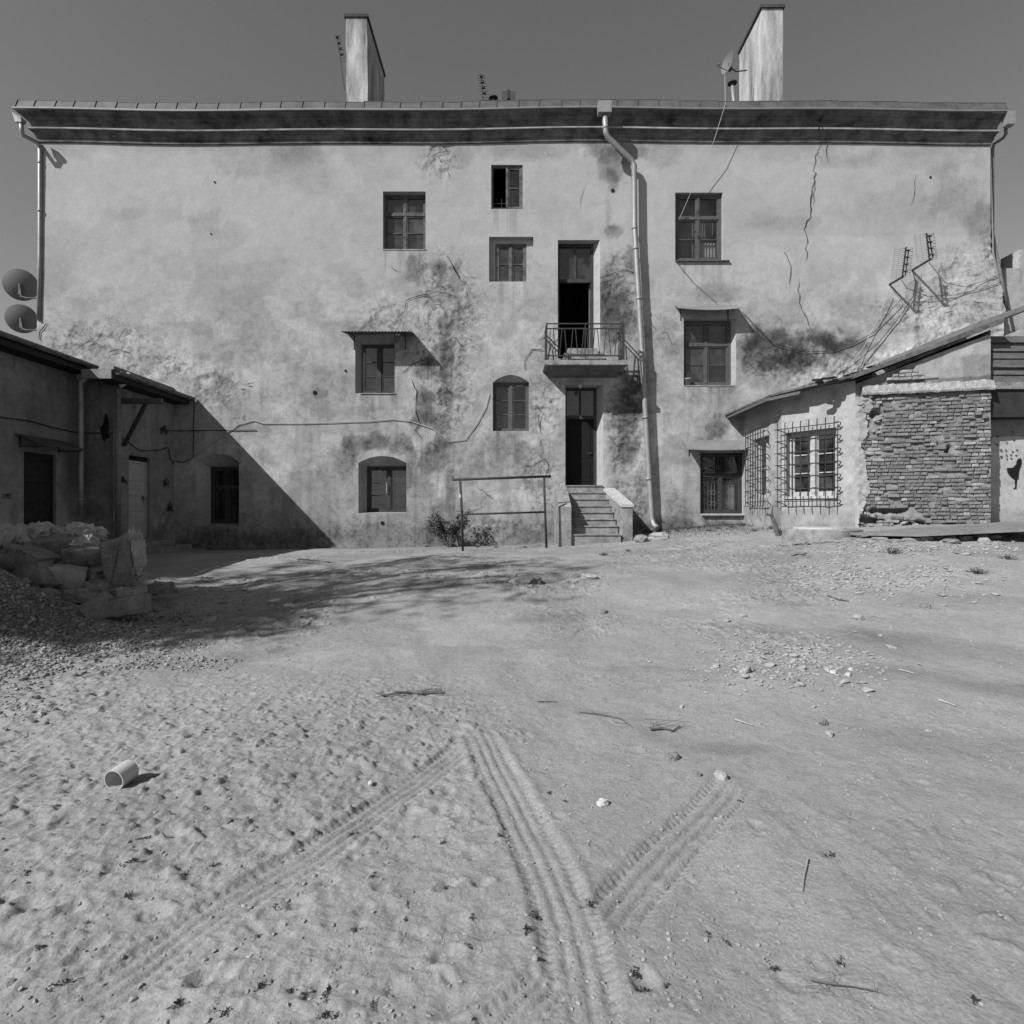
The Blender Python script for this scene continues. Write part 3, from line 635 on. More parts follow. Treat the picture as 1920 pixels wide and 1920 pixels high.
def curtain(win, xa, xb, za, zb_, y, mat='curtain', folds=9, M4=None):
    mb = MB(); n = folds*4; vv = []; ff = []
    for i in range(n+1):
        t = i/n; x = xa+(xb-xa)*t; yy = y+.02*math.sin(t*folds*2*math.pi)
        vv += [(x,yy,za),(x,yy,zb_)]
    for i in range(n): ff.append((2*i,2*i+2,2*i+3,2*i+1))
    mb.add(vv, ff); return mb.build('curtain', M[mat], win, True, M4)
R_ = RECT
wn = window('w_top_left', M['frame_worn'], [(.34,2,1),(.66,2,2)], sill=(.0,.02,.01,.04))
wn = window('w_small_top', pane_mat='glass_clear', mat=M['frame_worn'], rows=[(1,2,2)], fw=.06, skip=((0,0),))
x0,x1,z0,z1,y = R_['w_small_top']
for i in range(5):
    mb = MB(); xx = x0+.14+i*.155; mb.bar((xx,y+.06,z0+.03),(xx,y+.06,z0+.38),.014,.014); mb.build('bar', M['iron'], wn)
mb = MB(); mb.bar((x0+.05,y+.062,z0+.24),(x1-.05,y+.062,z0+.24),.016,.016); mb.build('bar', M['iron'], wn)
# niche window: plaster plate at the back of the niche around a smaller frame
x0,x1,z0,z1,y = R_['w_niche']
fx0, fx1, fz0, fz1 = fx(929,y), fx(987,y), z0, fz(457,y)
mb = MB(); mb.box(x0,fx0,y,y+.05,z0,z1); mb.box(fx1,x1,y,y+.05,z0,z1); mb.box(fx0,fx1,y,y+.05,fz1,z1)
col_mesh(mb, 'niche_back', building, 1.0)
wn = window(None, M['frame_worn'], [(1,2,2)], rect=(fx0,fx1,fz0,fz1,y+.07), fw=.06)
wn = window('w_top_right', pane_mat='glass_clear', mat=M['frame_grey'], rows=[(.34,2,1),(.66,2,2)], fw=.085, sill=(.0,.18,.07,.035), sill_mat='iron_light')
x0,x1,z0,z1,y = R_['w_top_right']; curtain(wn, x0+.72, x1-.12, z0+.2, z0+.62, y+.10, 'curtain', 6); curtain(wn, x0+.1, x1-.1, z0+.1, z1-.1, y+.35, 'curtain_dim', 16)
wn = window('w_mid_right', M['frame_grey'], [(.36,2,1),(.64,2,2)], fw=.085, sill=(.0,.02,.01,.04))
x0,x1,z0,z1,y = R_['w_mid_right']; curtain(wn, x0+.08, x0+.42, z0+.1, z1-.35, y+.2, 'curtain_dim', 5); curtain(wn, x1-.6, x1-.1, z0+.1, z1-.35, y+.2, 'curtain_dim', 7)
wn = window('w_corrugated', M['frame'], [(1,2,3)], fw=.05, sill=(.02,-.02,.03,.03), mull=.09)
x0,x1,z0,z1,y = R_['w_corrugated']; curtain(wn, x0+.05, x1-.05, z0+.05, z1-.25, y+.16, 'curtain_dim', 10)
wn = window('w_arch_mid', pane_mat='glass_clear', mat=M['frame_grey'], rows=[(1,2,3)], fw=.06, mull=.09)
wn = window('w_arch_low', pane_mat='glass_clear', mat=M['frame'], rows=[(1,2,3)], fw=.07, mull=.09)
x0,x1,z0,z1,y = R_['w_arch_low']
mb = MB(); mb.tube([((x0+x1)/2-.06,y-.06,z0+.55),((x0+x1)/2-.06,y-.11,z0+.56),((x0+x1)/2-.06,y-.11,z0+.84),((x0+x1)/2-.06,y-.06,z0+.85)],.012,6); mb.build('handle', M['conduit'], wn)
wn = window('w_arch_shade', pane_mat='glass_clear', mat=M['frame'], rows=[(.36,1,1),(.64,2,1)], fw=.07, mull=.09)
wn = window('w_low_right', pane_mat='glass_clear', mat=M['frame'], rows=[(.37,1,1),(.63,2,1)], fw=.08, sill=(-.02,.10,.10,.05), sill_mat='concrete_pale')
x0,x1,z0,z1,y = R_['w_low_right']
curtain(wn, x0+.62, x1-.14, z0+.06, z0+.86, y+.16, 'curtain', 6)
for cx_, cz_ in [(x0+.34,z0+.62),(x0+.47,z0+.62),(x0+.34,z0+.30),(x0+.47,z0+.30),(x0+.80,z0+.62),(x0+.93,z0+.62),(x0+.80,z0+.30),(x0+.93,z0+.30),(x0+.30,z1-.42),(x0+.60,z1-.42),(x0+.92,z1-.42)]:
    mb = MB(); mb.tube([(cx_+.06*math.cos(a*.5236), y+.09, cz_+.06*math.sin(a*.5236)) for a in range(13)], .006, 5); mb.build('grille_ring', M['conduit'], wn)
for i in range(9):
    xx = x0+.20+i*.10; mb = MB(); mb.bar((xx,y+.085,z0+.08),(xx,y+.085,z0+(.92 if i not in (4,) else .9)),.010,.010); mb.build('grille_bar', M['conduit'], wn)
for zz in (z0+.10, z0+.92, z1-.10, z1-.58):
    mb = MB(); mb.bar((x0+.14,y+.088,zz),(x1-.12,y+.088,zz),.012,.012); mb.build('grille_bar', M['conduit'], wn)
# balcony doorway and ground floor doorway
def doorway(k, zsplit_px, leafmat, open_leaf):
    x0,x1,z0,z1,y = R_[k]; zsp = fz(zsplit_px, y)
    mb = MB(); fw = .07
    mb.box(x0,x0+fw,y-.05,y+.05,z0,z1); mb.box(x1-fw,x1,y-.05,y+.05,z0,z1); mb.box(x0+fw,x1-fw,y-.052,y+.05,z1-fw,z1); mb.box(x0+fw,x1-fw,y-.06,y+.05,zsp-.05,zsp+.05)
    xm = (x0+x1)/2; mb.box(xm-.03,xm+.03,y-.045,y+.03,zsp+.05,z1-fw); mb.box(x0+fw,x1-fw,y-.03,y+.06,z0,z0+.035)
    dr = mb.build('door', M['frame'] if open_leaf else M['frame'], building)
    for a, b in ((x0+fw,xm-.03),(xm+.03,x1-fw)):
        p = MB(); p.box(a,b,y-.004,y,zsp+.05,z1-fw); p.build('pane', M['glass'], dr)
    if open_leaf:                                   # one leaf swung inwards on the right jamb
        Mx = Matrix.Translation((x1-fw-.02, y+.06, z0+.03)) @ Matrix.Rotation(math.radians(66), 4, 'Z')
        wleaf = .80; h = zsp-z0-.09
        p = MB(); p.box(0,wleaf,-.02,.02,0,h)
        for zz in ((.15,.75),(.85,1.45),(1.55,1.9)):
            p.box(.12,wleaf-.12,-.03,.03,zz[0]*h/2.05,zz[1]*h/2.05)
        p.v = [tuple(Mx @ Vector(q_)) for q_ in p.v]; p.build('door_leaf', leafmat, dr)
    else:
        p = MB(); a, b = x0+fw+.003, x1-fw-.003; p.box(a,b,y+.0,y+.04,z0+.04,zsp-.055)
        xm2 = (a+b)/2
        for q0, q1 in ((a+.10,xm2-.05),(xm2+.05,b-.10)):
            for h0, h1 in ((.08,.36),(.42,.92)):
                zz0 = z0+(zsp-z0)*h0; zz1 = z0+(zsp-z0)*h1; p.box(q0,q1,y-.012,y+.01,zz0,zz1)
        dl = p.build('door_leaf', leafmat, dr)
        p = MB(); p.tube([(b-.06,y-.01,z0+1.0),(b-.06,y-.05,z0+1.0),(b-.16,y-.05,z0+1.0)],.01,6); p.build('handle', M['iron_light'], dr)
    return dr
doorway('d_balcony', 528, M['frame_grey'], True)
doorway('d_ground', 783, M['door_black'], False)
# ------------------------------------------------------------------ balcony
def rail_part(name, a, b, w_, par, mat='iron'):
    mb = MB(); mb.bar(a, b, w_, w_); return mb.build(name, M[mat], par)
BP = .90; yf = D-BP; bx0, bx1 = fx(1021,yf), fx(1177,yf); bz1 = fz(675,yf); bz0 = fz(683.5,yf)
mb = MB(); mb.box(bx0,bx1,yf,D-.002,bz0,bz1)
balcony = mb.build('balcony', M['concrete'], building)
mb = MB(); mb.add([(bx0+.10,yf+.14,bz0-.004),(bx1-.10,yf+.14,bz0-.004),(bx1-.10,D-.004,bz0-.004),(bx0+.10,D-.004,bz0-.004),(bx0+.16,yf+.28,bz0-.10),(bx1-.16,yf+.28,bz0-.10),(bx1-.16,D-.004,bz0-.16),(bx0+.16,D-.004,bz0-.16)],
    [(0,1,2,3),(7,6,5,4),(1,0,4,5),(2,1,5,6),(3,2,6,7),(0,3,7,4)]); mb.build('balcony_haunch', M['slab_dark'], balcony)
rt = fz(607,yf+.05); rm = rt-.135; rb = fz(667,yf+.05)
ax, bx, ry = bx0+.06, bx1-.10, yf+.05
for a, b in (((ax,ry,rt),(bx,ry,rt)),((ax,ry,rm),(bx,ry,rm)),((ax,ry,rb),(bx,ry,rb)),((ax,ry,rt),(ax,D,rt)),((ax,ry,rm),(ax,D,rm)),((ax,ry,rb),(ax,D,rb)),((bx,ry,rt),(bx,D,rt)),((bx,ry,rm),(bx,D,rm)),((bx,ry,rb),(bx,D,rb))):
    rail_part('rail', a, b, .030, balcony)
for xx in (ax, bx): rail_part('post', (xx,ry,bz1-.0), (xx,ry,rt), .045, balcony)
rail_part('post', ((ax+bx)/2,ry,bz1), ((ax+bx)/2,ry,rt), .026, balcony)
nb_ = 7; pw_ = (bx-ax)/nb_
for i in range(nb_):
    c = ax+pw_*(i+.5)
    rail_part('baluster', (c-.10,ry,rb), (c-.035,ry,rm), .020, balcony); rail_part('baluster', (c+.10,ry,rb), (c+.035,ry,rm), .020, balcony)
for xx in (ax, bx):
    for i in range(3):
        c = ry+(D-ry)*(i+.5)/3
        rail_part('baluster', (xx,c-.08,rb), (xx,c-.03,rm), .020, balcony); rail_part('baluster', (xx,c+.08,rb), (xx,c+.03,rm), .020, balcony)
mb = MB(); mb.box(fx(1056),fx(1131),D-.30,D-.003,bz1+.003,fz(662,D-.3)); mb.build('threshold_step', M['step'], balcony)
mb = MB(); mb.box(fx(1064),fx(1120),D-.12,D+.3,fz(662,D-.3)+.002,fz(655)); mb.build('threshold_step', M['step'], balcony)
# lamp under the balcony
mb = MB(); c = at(1088,722,D-.12); mb.tube([c+Vector((0,0,.05)),c+Vector((0,0,.0)),c-Vector((0,0,.05)),c-Vector((0,0,.09))],[.03,.055,.05,.02],10); mb.build('door_lamp', M['concrete_pale'], building, True)
# ------------------------------------------------------------------ canopies over windows
def sheet_canopy(u0, u1, vb, vf, proj, droop, mat, Yf=None, wav=False, jag=0, brackets=True):
    y1 = D-proj; x0, x1 = fx(u0,y1), fx(u1,y1); zf = fz(vf,y1); zbk = fz(vb); mb = MB(); n = 72 if wav else 14; vv = []; ff = []
    for i in range(n+1):
        t = i/n; x = x0+(x1-x0)*t
        wz = .022*math.sin(t*21*2*math.pi) if wav else 0; dz = jag*math.sin(t*math.pi)
        vv += [(x,D-.003,zbk+wz),(x,y1,zf+wz-dz),(x,D-.003,zbk+wz-.014),(x,y1,zf+wz-dz-.014)]
    for i in range(n):
        a = 4*i; b = 4*i+4; ff += [(a,b,b+1,a+1),(a+2,a+3,b+3,b+2),(a+1,b+1,b+3,a+3)]
    ff += [(0,1,3,2),(4*n,4*n+2,4*n+3,4*n+1)]; mb.add(vv, ff); c = mb.build('canopy', mat, building, wav)
    if brackets:
        for t in (.10,.86):
            x = x0+(x1-x0)*t; m2 = MB(); m2.bar((x,D-.0,zbk-.06),(x,y1+.04,zf-.03-jag*.4),.02,.02); m2.bar((x,D-.01,zbk-.45),(x,D-.01,zbk-.05),.02,.02); m2.build('bracket', M['iron'], c)
    return c
sheet_canopy(640, 771, 626, 621, .62, 0, M['zinc'], wav=True)
sheet_canopy(1272, 1392, 572, 577, .42, 0, M['zinc_old'], jag=.05)
sheet_canopy(1289, 1404, 825, 842, .45, 0, M['zinc_old'], jag=.02)
# ------------------------------------------------------------------ downpipes
def pipe(parent, pts, r, mat, collars=(), name='downpipe'):
    mb = MB(); mb.tube(pts, r, 14); p = mb.build(name, M[mat], parent, True)
    for c, d in collars:
        m2 = MB(); m2.tube([Vector(c)-Vector(d)*.03, Vector(c)+Vector(d)*.03], r*1.13, 14); m2.build('collar', M[mat], p, True)
    return p
yp = D-.30
P0 = at(1133,205,D-.58); pts = [P0, at(1136,248,D-.55), at(1139,256,D-.52), at(1184,300,D-.26), at(1189,310,D-.24), at(1190,425,D-.24), at(1206,700,D-.22), at(1214,840,D-.20), at(1222,972,D-.18), at(1226,984,D-.24), at(1232,989,D-.40)]
dp = pipe(building, pts, .078, 'pipe', [(at(1190,428,D-.24),(0,0,1)),(at(1192,466,D-.24),(0,0,1)),(at(1198,560,D-.235),(0,0,1)),(at(1203,660,D-.23),(0,0,1)),(at(1210,783,D-.21),(0,0,1)),(at(1216,898,D-.19),(0,0,1)),(at(1135,240,D-.55),(0,0,1))])
mb = MB(); a = at(1121,192,D-.62); b = at(1146,213,D-.62); mb.box(a.x,b.x,D-.70,D-.48,b.z,a.z); mb.build('hopper', M['pipe'], dp)
for (u, v) in ((1190,428),(1200,600),(1210,783)):
    c = at(u, v, D-.23); mb = MB(); mb.bar((c.x,D-.2,c.z),(c.x,D,c.z),.02,.03); mb.build('clip', M['iron'], dp)
lp = pipe(building, [at(40,232,D-.55),at(41,247,D-.5),at(44,254,D-.45),at(71,268,D-.06),at(75,276,D-.04),at(75,480,D-.02),at(73,600,D-.02)], .055, 'pipe', [(at(75,305,D-.04),(0,0,1)),(at(75,395,D-.04),(0,0,1))])
mb = MB(); a = at(28,214,D-.55); b = at(44,231,D-.55); mb.add([(a.x,D-.65,a.z),(b.x,D-.65,b.z+.12),(b.x,D-.45,b.z+.12),(a.x,D-.45,a.z),(a.x+.06,D-.62,b.z),(b.x,D-.62,b.z),(b.x,D-.48,b.z),(a.x+.06,D-.48,b.z)],[(3,2,1,0),(4,5,6,7),(0,1,5,4),(1,2,6,5),(2,3,7,6),(3,0,4,7)][::1]); mb.build('hopper', M['pipe'], lp)
rp = pipe(building, [at(1886,236,D-.2),at(1886,252,D-.1),at(1881,259,D),at(1864,270,D+.15),at(1861,280,D+.2),at(1861,438,D+.2),at(1867,470,D+.2),at(1879,530,D+.2),at(1888,580,D+.2)], .042, 'pipe_dark', [(at(1861,330,D+.2),(0,0,1)),(at(1861,430,D+.2),(0,0,1))])
mb = MB(); a = at(1884,212,D-.4); b = at(1899,236,D-.4); mb.box(a.x,b.x,D-.5,D-.3,b.z,a.z); mb.build('hopper', M['pipe'], rp)
# ------------------------------------------------------------------ cracks, holes and vents in the wall
def crack(pix, wpx=1.4, Y=D-.022, seed=0, par=None):
    r = random.Random(seed); pts = []
    for (a, b), (c, d) in zip(pix[:-1], pix[1:]):
        n = max(2, int(math.hypot(c-a, d-b)/7))
        for i in range(n): t = i/n; pts.append((a+(c-a)*t+r.uniform(-2.0,2.0), b+(d-b)*t+r.uniform(-1,1)))
    pts.append(pix[-1]); mb = MB(); vv = []; ff = []; n = len(pts)
    for i, (u, v) in enumerate(pts):
        t = i/(n-1); w_ = wpx*(.25+.75*math.sin(math.pi*min(1,max(0,.12+.8*t))))*r.uniform(.5,1.3)*.5
        p = pts[max(i-1,0)]; q_ = pts[min(i+1,n-1)]; dx, dy = q_[0]-p[0], q_[1]-p[1]; l = math.hypot(dx,dy) or 1
        A = at(u-dy/l*w_, v+dx/l*w_, Y); B = at(u+dy/l*w_, v-dx/l*w_, Y); vv += [A, B]
    for i in range(n-1): ff.append((2*i,2*i+1,2*i+3,2*i+2))
    mb.add(vv, ff); return mb.build('crack', M['crack'], par or building)
Z3 = lambda L_: [(1280+a/3, b/3) for a, b in L_]
crack(Z3([(782,800),(755,860),(735,950),(747,975),(725,1110),(715,1220),(678,1290),(702,1335),(695,1400),(703,1440),(690,1460)]), 1.5, seed=1)
crack([(1542,216),(1535,240),(1536,257),(1540,266)], 3.0, Y=D-.30, seed=2)
crack(Z3([(745,1010),(740,1110),(730,1150)]), 1.0, seed=3)
crack(Z3([(575,1420),(602,1468),(610,1560),(598,1600)]), 1.2, seed=4)
crack(Z3([(650,1560),(655,1700),(685,1760),(705,1820),(742,1870)]), 1.1, seed=5)
crack(Z3([(1310,980),(1305,1100),(1280,1160)]), .7, seed=6)
C6 = lambda L_: [(640+a/3, 560+b/3) for a, b in L_]
crack(C6([(345,420),(400,370),(470,345)]), 1.6, seed=7); crack(C6([(400,450),(420,520),(425,640),(440,700),(420,740),(455,790)]), 1.5, seed=8)
crack(C6([(1035,400),(1040,330),(1080,285),(1140,290)]), 1.8, seed=9); crack(C6([(1075,610),(1100,600),(1120,640),(1105,700),(1130,770)]), 1.1, seed=10)
crack(C6([(1115,830),(1118,795),(1160,790)]), 1.1, seed=11); crack(C6([(1090,930),(1150,900),(1170,960),(1130,985)]), 1.1, seed=12)
crack(C6([(555,590),(550,520),(590,500),(620,540)]), 1.3, seed=13); crack(C6([(480,830),(500,810),(540,830),(510,860),(480,840)]), 1.0, seed=14)
C2 = lambda L_: [(640+a/3, b/3) for a, b in L_]
crack(C2([(500,885),(545,860),(590,845),(570,815)]), 1.4, seed=15); crack(C2([(545,880),(560,910),(600,900)]), 1.0, seed=16)
crack(C2([(355,1750),(360,1690),(450,1660),(540,1640),(650,1670)]), 1.4, seed=17); crack(C2([(600,1440),(640,1520),(670,1580),(705,1590)]), 1.6, seed=18)
crack(C2([(1340,1170),(1350,1110),(1380,1030)]), .7, seed=19); crack(C2([(610,900),(600,960),(605,1010)]), .7, seed=20); crack(C2([(1460,1560),(1520,1540),(1600,1520),(1660,1540)]), 1.3, seed=21)
crack([(74,640),(76,622),(84,608),(92,605)], 1.6, seed=22)
crack([(140,655),(158,645),(170,640),(190,648)], 1.5, seed=23); crack([(200,660),(225,655),(245,662)], 1.2, seed=24)
r4 = random.Random(9)
for i in range(16):
    if i < 6: u, v = r4.uniform(1700,1850), r4.uniform(560,640)
    elif i < 11: u, v = r4.uniform(400,470), r4.uniform(715,790)
    else: u, v = r4.uniform(1740,1870), r4.uniform(500,610)
    a = r4.uniform(-.5,.5); l = r4.uniform(8,22); crack([(u,v),(u+l*math.cos(a)*.5+r4.uniform(-4,4),v+l*math.sin(a)*.5),(u+l*math.cos(a),v+l*math.sin(a))], r4.uniform(.7,1.4), seed=30+i)
rw_ = random.Random(77)
for i in range(26):                                 # hairline map cracks in the loose plaster
    cu, cv = rw_.choice([(820,560),(840,640),(800,720),(1020,720),(1030,880),(1150,560),(1160,620),(420,740),(900,940),(780,480),(1240,640),(880,600)]); u = cu+rw_.gauss(0,26); v = cv+rw_.gauss(0,30); a = rw_.uniform(0,6.28); L_ = [(u,v)]
    for k in range(rw_.randint(2,4)): a += rw_.uniform(-.9,.9); l = rw_.uniform(8,16); u += l*math.cos(a); v += l*math.sin(a); L_.append((u,v))
    if any(q[0]-8 < uu < q[2]+8 and q[1]-8 < vv < q[3]+8 for uu, vv in L_ for q in OPEN.values()): continue
    crack(L_, rw_.uniform(.5,1.0), seed=200+i)
for u, v, r_ in ((716.5,980.5,3.6),(1149,357,3.2),(590,736,4.0),(402,341,1.6),(395,438,1.6),(1304,434,1.2),(1745,332,2.0),(648,695,2.2)):
    mb = MB(); c = at(u,v,D-.018); rr = r_*D/F; mb.tube([c, c+Vector((0,.03,0))], [rr*r4.uniform(.9,1.1), rr], 9); mb.build('wall_hole', M['crack'], building)
# conduit stapled along the wall
cable = [(362,858),(380,845),(420,815),(445,796),(475,788),(492,794),(560,794),(690,790),(735,786),(770,790),(812,804),(842,828),(872,824),(895,792),(911,762),(917,738)]
mb = MB(); mb.tube([at(u,v,D-.03) for u,v in cable], .011, 6); o = mb.build('wall_cable', M['conduit'], None, True); tag(o, 'pale sagging conduit cable pinned across the lower plaster wall', 'cable')
# ------------------------------------------------------------------ entrance steps
stairs = thing('entrance_steps', 'flight of worn cement steps between two sloping parapets below the balcony', 'steps', (2.1, 16.2, .7))
lv = [(912,16.92),(925,16.70),(937,16.49),(950,16.28),(962,16.07),(975,15.86),(988,15.65),(1004,15.40)]
for i, (v, Yn) in enumerate(lv):
    zt = fz(v, Yn); yb = 17.38 if i == 0 else lv[i-1][1]+.02; x1 = 2.66+(.20*i/7)
    if i == 0: yb = 17.37
    mb = MB(); mb.box(1.565, x1 if i else 2.62, Yn, yb, .45, zt-.0015*i); st_ = mb.build('step', M['step'], stairs)
    mb = MB(); mb.box(1.568, (x1 if i else 2.62)-.003, Yn-.028, min(yb, Yn+.26), zt+.0008, zt+.034); mb.build('tread', M['concrete'], st_)
yfL = 15.32
mb = MB(); A = [(1.22,D-.01,.4),(1.22,yfL,.4),(1.22,yfL,fz(951,yfL)),(1.22,yfL+.18,fz(944,yfL)),(1.22,16.3,fz(921,16.3)),(1.22,D-.01,fz(917))]
mb.prism(A, (.33,0,0)); mb.build('parapet', M['concrete'], stairs)
yfR = 15.45; xr0, xr1 = fx(1167,yfR), fx(1186,yfR)
mb = MB(); A = [(2.64,D-.01,.4),(xr0,yfR,.4),(xr0,yfR,fz(951,yfR)),(2.64,D-.01,fz(920))]
B = [(2.64+.30,D-.01,.4),(xr1,yfR,.4),(xr1,yfR,fz(951,yfR)),(2.64+.30,D-.01,fz(920))]
mb.add(A+B, [(0,1,2,3),(7,6,5,4),(1,5,6,2),(2,6,7,3),(0,4,5,1)]); pr = mb.build('parapet', M['concrete'], stairs)
mb = MB(); e = .03; zc = .075
A = [(xr0-e,yfR-e,fz(951,yfR)+.003),(xr1+e,yfR-e,fz(951,yfR)+.003),(2.64+.33,D-.012,fz(920)+.003),(2.64-.02,D-.012,fz(920)+.003)]
mb.prism(A, (0,0,zc)); mb.build('coping', M['concrete_pale'], pr)
# ------------------------------------------------------------------ generic plastered wall panel with openings
def frame_of(p0, p1):
    e = Vector((p1[0]-p0[0], p1[1]-p0[1], 0)); L_ = e.length; e.normalize()
    return Matrix(((e.x, -e.y, 0, p0[0]), (e.y, e.x, 0, p0[1]), (0,0,1,0), (0,0,0,1))), L_
def panel(name, p0, p1, z0, z1, parent, holes=(), step=.05, fields=None, top=None, depth=.2, mask=None):
    """local x along the wall, local y into it; holes: (s0,s1,za,zb,depth)"""
    M4, L_ = frame_of(p0, p1)
    xs = grid_lines(0, L_, step, [q for h in holes for q in h[:2]]); zs = grid_lines(z0, z1, step, [q for h in holes for q in h[2:4]])
    S, Zz = np.meshgrid(xs, zs, indexing='ij'); a, rel = fields(S.copy(), Zz.copy())
    fd = np.ones_like(S)
    for h in holes: fd *= sst(-.001, .08, np.maximum(np.maximum(h[0]-S, S-h[1]), np.maximum(h[2]-Zz, Zz-h[3])))
    fd *= sst(-.001, .05, S)*sst(-.001, .05, L_-S)
    zz = Zz if top is None else np.minimum(Zz, top(S))
    Yl = -rel*fd
    m4 = np.array(M4); v = np.stack([S.ravel(), Yl.ravel(), zz.ravel(), np.ones(S.size)], 1) @ m4.T
    n1, n2 = S.shape; idx = np.arange(n1*n2).reshape(n1, n2)
    cx = (xs[:-1]+xs[1:])/2; cz = (zs[:-1]+zs[1:])/2; A, B = np.meshgrid(cx, cz, indexing='ij'); keep = np.ones_like(A, bool)
    for h in holes: keep &= ~((A > h[0]) & (A < h[1]) & (B > h[2]) & (B < h[3]))
    if mask is not None: keep &= mask(A, B)
    if top is not None: keep &= (B - step < top(A))
    q = np.stack([idx[:-1,:-1], idx[1:,:-1], idx[1:,1:], idx[:-1,1:]], -1)[keep]
    me = np_mesh(name, v[:,:3], q); set_col(me, a.ravel()); o = link(name, me, M['plaster'], parent)
    mb = MB(); vals = []
    for h in holes:
        d = h[4]; lo = [(h[0],h[2]),(h[0],h[3]),(h[1],h[3]),(h[1],h[2])]
        for i in range(4):
            j = (i+1) % 4; mb.add([M4 @ Vector(t) for t in ((lo[i][0],0,lo[i][1]),(lo[j][0],0,lo[j][1]),(lo[j][0],d,lo[j][1]),(lo[i][0],d,lo[i][1]))], [(0,1,2,3)])
    if mb.v:
        me = bpy.data.meshes.new('reveal'); me.from_pydata(mb.v, [], mb.f); me.update(); set_col(me, np.full(len(mb.v), float(a.mean()))); link('reveal', me, M['plaster'], parent)
    return o, M4, L_

# ------------------------------------------------------------------ left wing (in its own shade)
left = thing('left_annex', 'low plastered wing in deep shade with gutters and two doors', 'building', (-10.7, 10, .5))
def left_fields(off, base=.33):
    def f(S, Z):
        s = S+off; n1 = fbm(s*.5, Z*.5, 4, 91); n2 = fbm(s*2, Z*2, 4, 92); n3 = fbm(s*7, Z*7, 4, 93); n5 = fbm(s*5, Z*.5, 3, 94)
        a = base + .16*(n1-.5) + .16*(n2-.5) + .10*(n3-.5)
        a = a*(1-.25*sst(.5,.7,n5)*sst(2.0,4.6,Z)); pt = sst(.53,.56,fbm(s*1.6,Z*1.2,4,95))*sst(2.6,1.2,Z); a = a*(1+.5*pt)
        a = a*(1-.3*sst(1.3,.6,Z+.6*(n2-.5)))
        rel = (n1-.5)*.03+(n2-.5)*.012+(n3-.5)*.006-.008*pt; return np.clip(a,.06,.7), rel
    return f
X1, X2, Y1 = -10.7, -9.8, 14.43
YN = -4.0
dz0, dz1 = .72, fz(846,12.86)
s0, s1 = 12.86-YN, 13.77-YN
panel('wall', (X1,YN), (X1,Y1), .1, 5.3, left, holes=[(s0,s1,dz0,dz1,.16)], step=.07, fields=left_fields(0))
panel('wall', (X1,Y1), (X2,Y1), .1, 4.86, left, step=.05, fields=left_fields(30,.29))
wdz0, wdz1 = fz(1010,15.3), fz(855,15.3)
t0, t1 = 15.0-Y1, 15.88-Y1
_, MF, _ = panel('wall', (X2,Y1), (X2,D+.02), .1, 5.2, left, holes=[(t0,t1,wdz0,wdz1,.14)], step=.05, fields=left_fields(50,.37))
MN, _ = frame_of((X1,YN),(X1,Y1))
def panelled_door(Mx, a, b, z0, z1, y, mat, rows, cols, par, frame_mat):
    mb = MB(); fw = .05
    mb.box(a,a+fw,y-.03,y+.03,z0,z1); mb.box(b-fw,b,y-.03,y+.03,z0,z1); mb.box(a+fw,b-fw,y-.031,y+.03,z1-fw,z1)
    d = mb.build('door', M[frame_mat], par, M=Mx)
    mb = MB(); mb.box(a+fw+.002,b-fw-.002,y,y+.04,z0+.01,z1-fw-.002); lf = mb.build('door_leaf', M[mat], d, M=Mx)
    wd = (b-a-2*fw-.10)/cols; h = (z1-z0-fw-.20)/sum(rows); zz = z1-fw-.10
    for r_ in rows:
        for c in range(cols):
            xa = a+fw+.05+wd*c
            m2 = MB(); p0 = [(xa+.025,y-.001,zz-h*r_+.03),(xa+wd-.025,y-.001,zz-h*r_+.03),(xa+wd-.025,y-.001,zz-.03),(xa+.025,y-.001,zz-.03)]
            p1 = [(xa+.05,y-.022,zz-h*r_+.055),(xa+wd-.05,y-.022,zz-h*r_+.055),(xa+wd-.05,y-.022,zz-.055),(xa+.05,y-.022,zz-.055)]
            m2.add(p0+p1, [(4,5,6,7),(0,1,5,4),(1,2,6,5),(2,3,7,6),(3,0,4,7)]); m2.build('door_panel', M[mat], d, M=Mx)
        zz -= h*r_
    m2 = MB(); m2.box(b-fw-.10,b-fw-.06,y-.02,y-.002,z0+.92,z0+1.12); m2.tube([(b-fw-.08,y-.02,z0+1.05),(b-fw-.08,y-.07,z0+1.05),(b-fw-.20,y-.07,z0+1.05)],.012,6); m2.build('handle', M['iron'], d, M=Mx)
    return d
panelled_door(MN, s0, s1, dz0, dz1, .10, 'door_dark', (1.3,1,1,1.2), 3, left, 'door_dark')
panelled_door(MF, t0, t1, wdz0, wdz1-.12, .12, 'door_white', (1.1,1,1.1,1.5), 3, left, 'door_white')
m2 = MB(); m2.box(t0,t1,.08,.16,wdz1-.118,wdz1); m2.build('door_transom', M['interior'], left, M=MF)
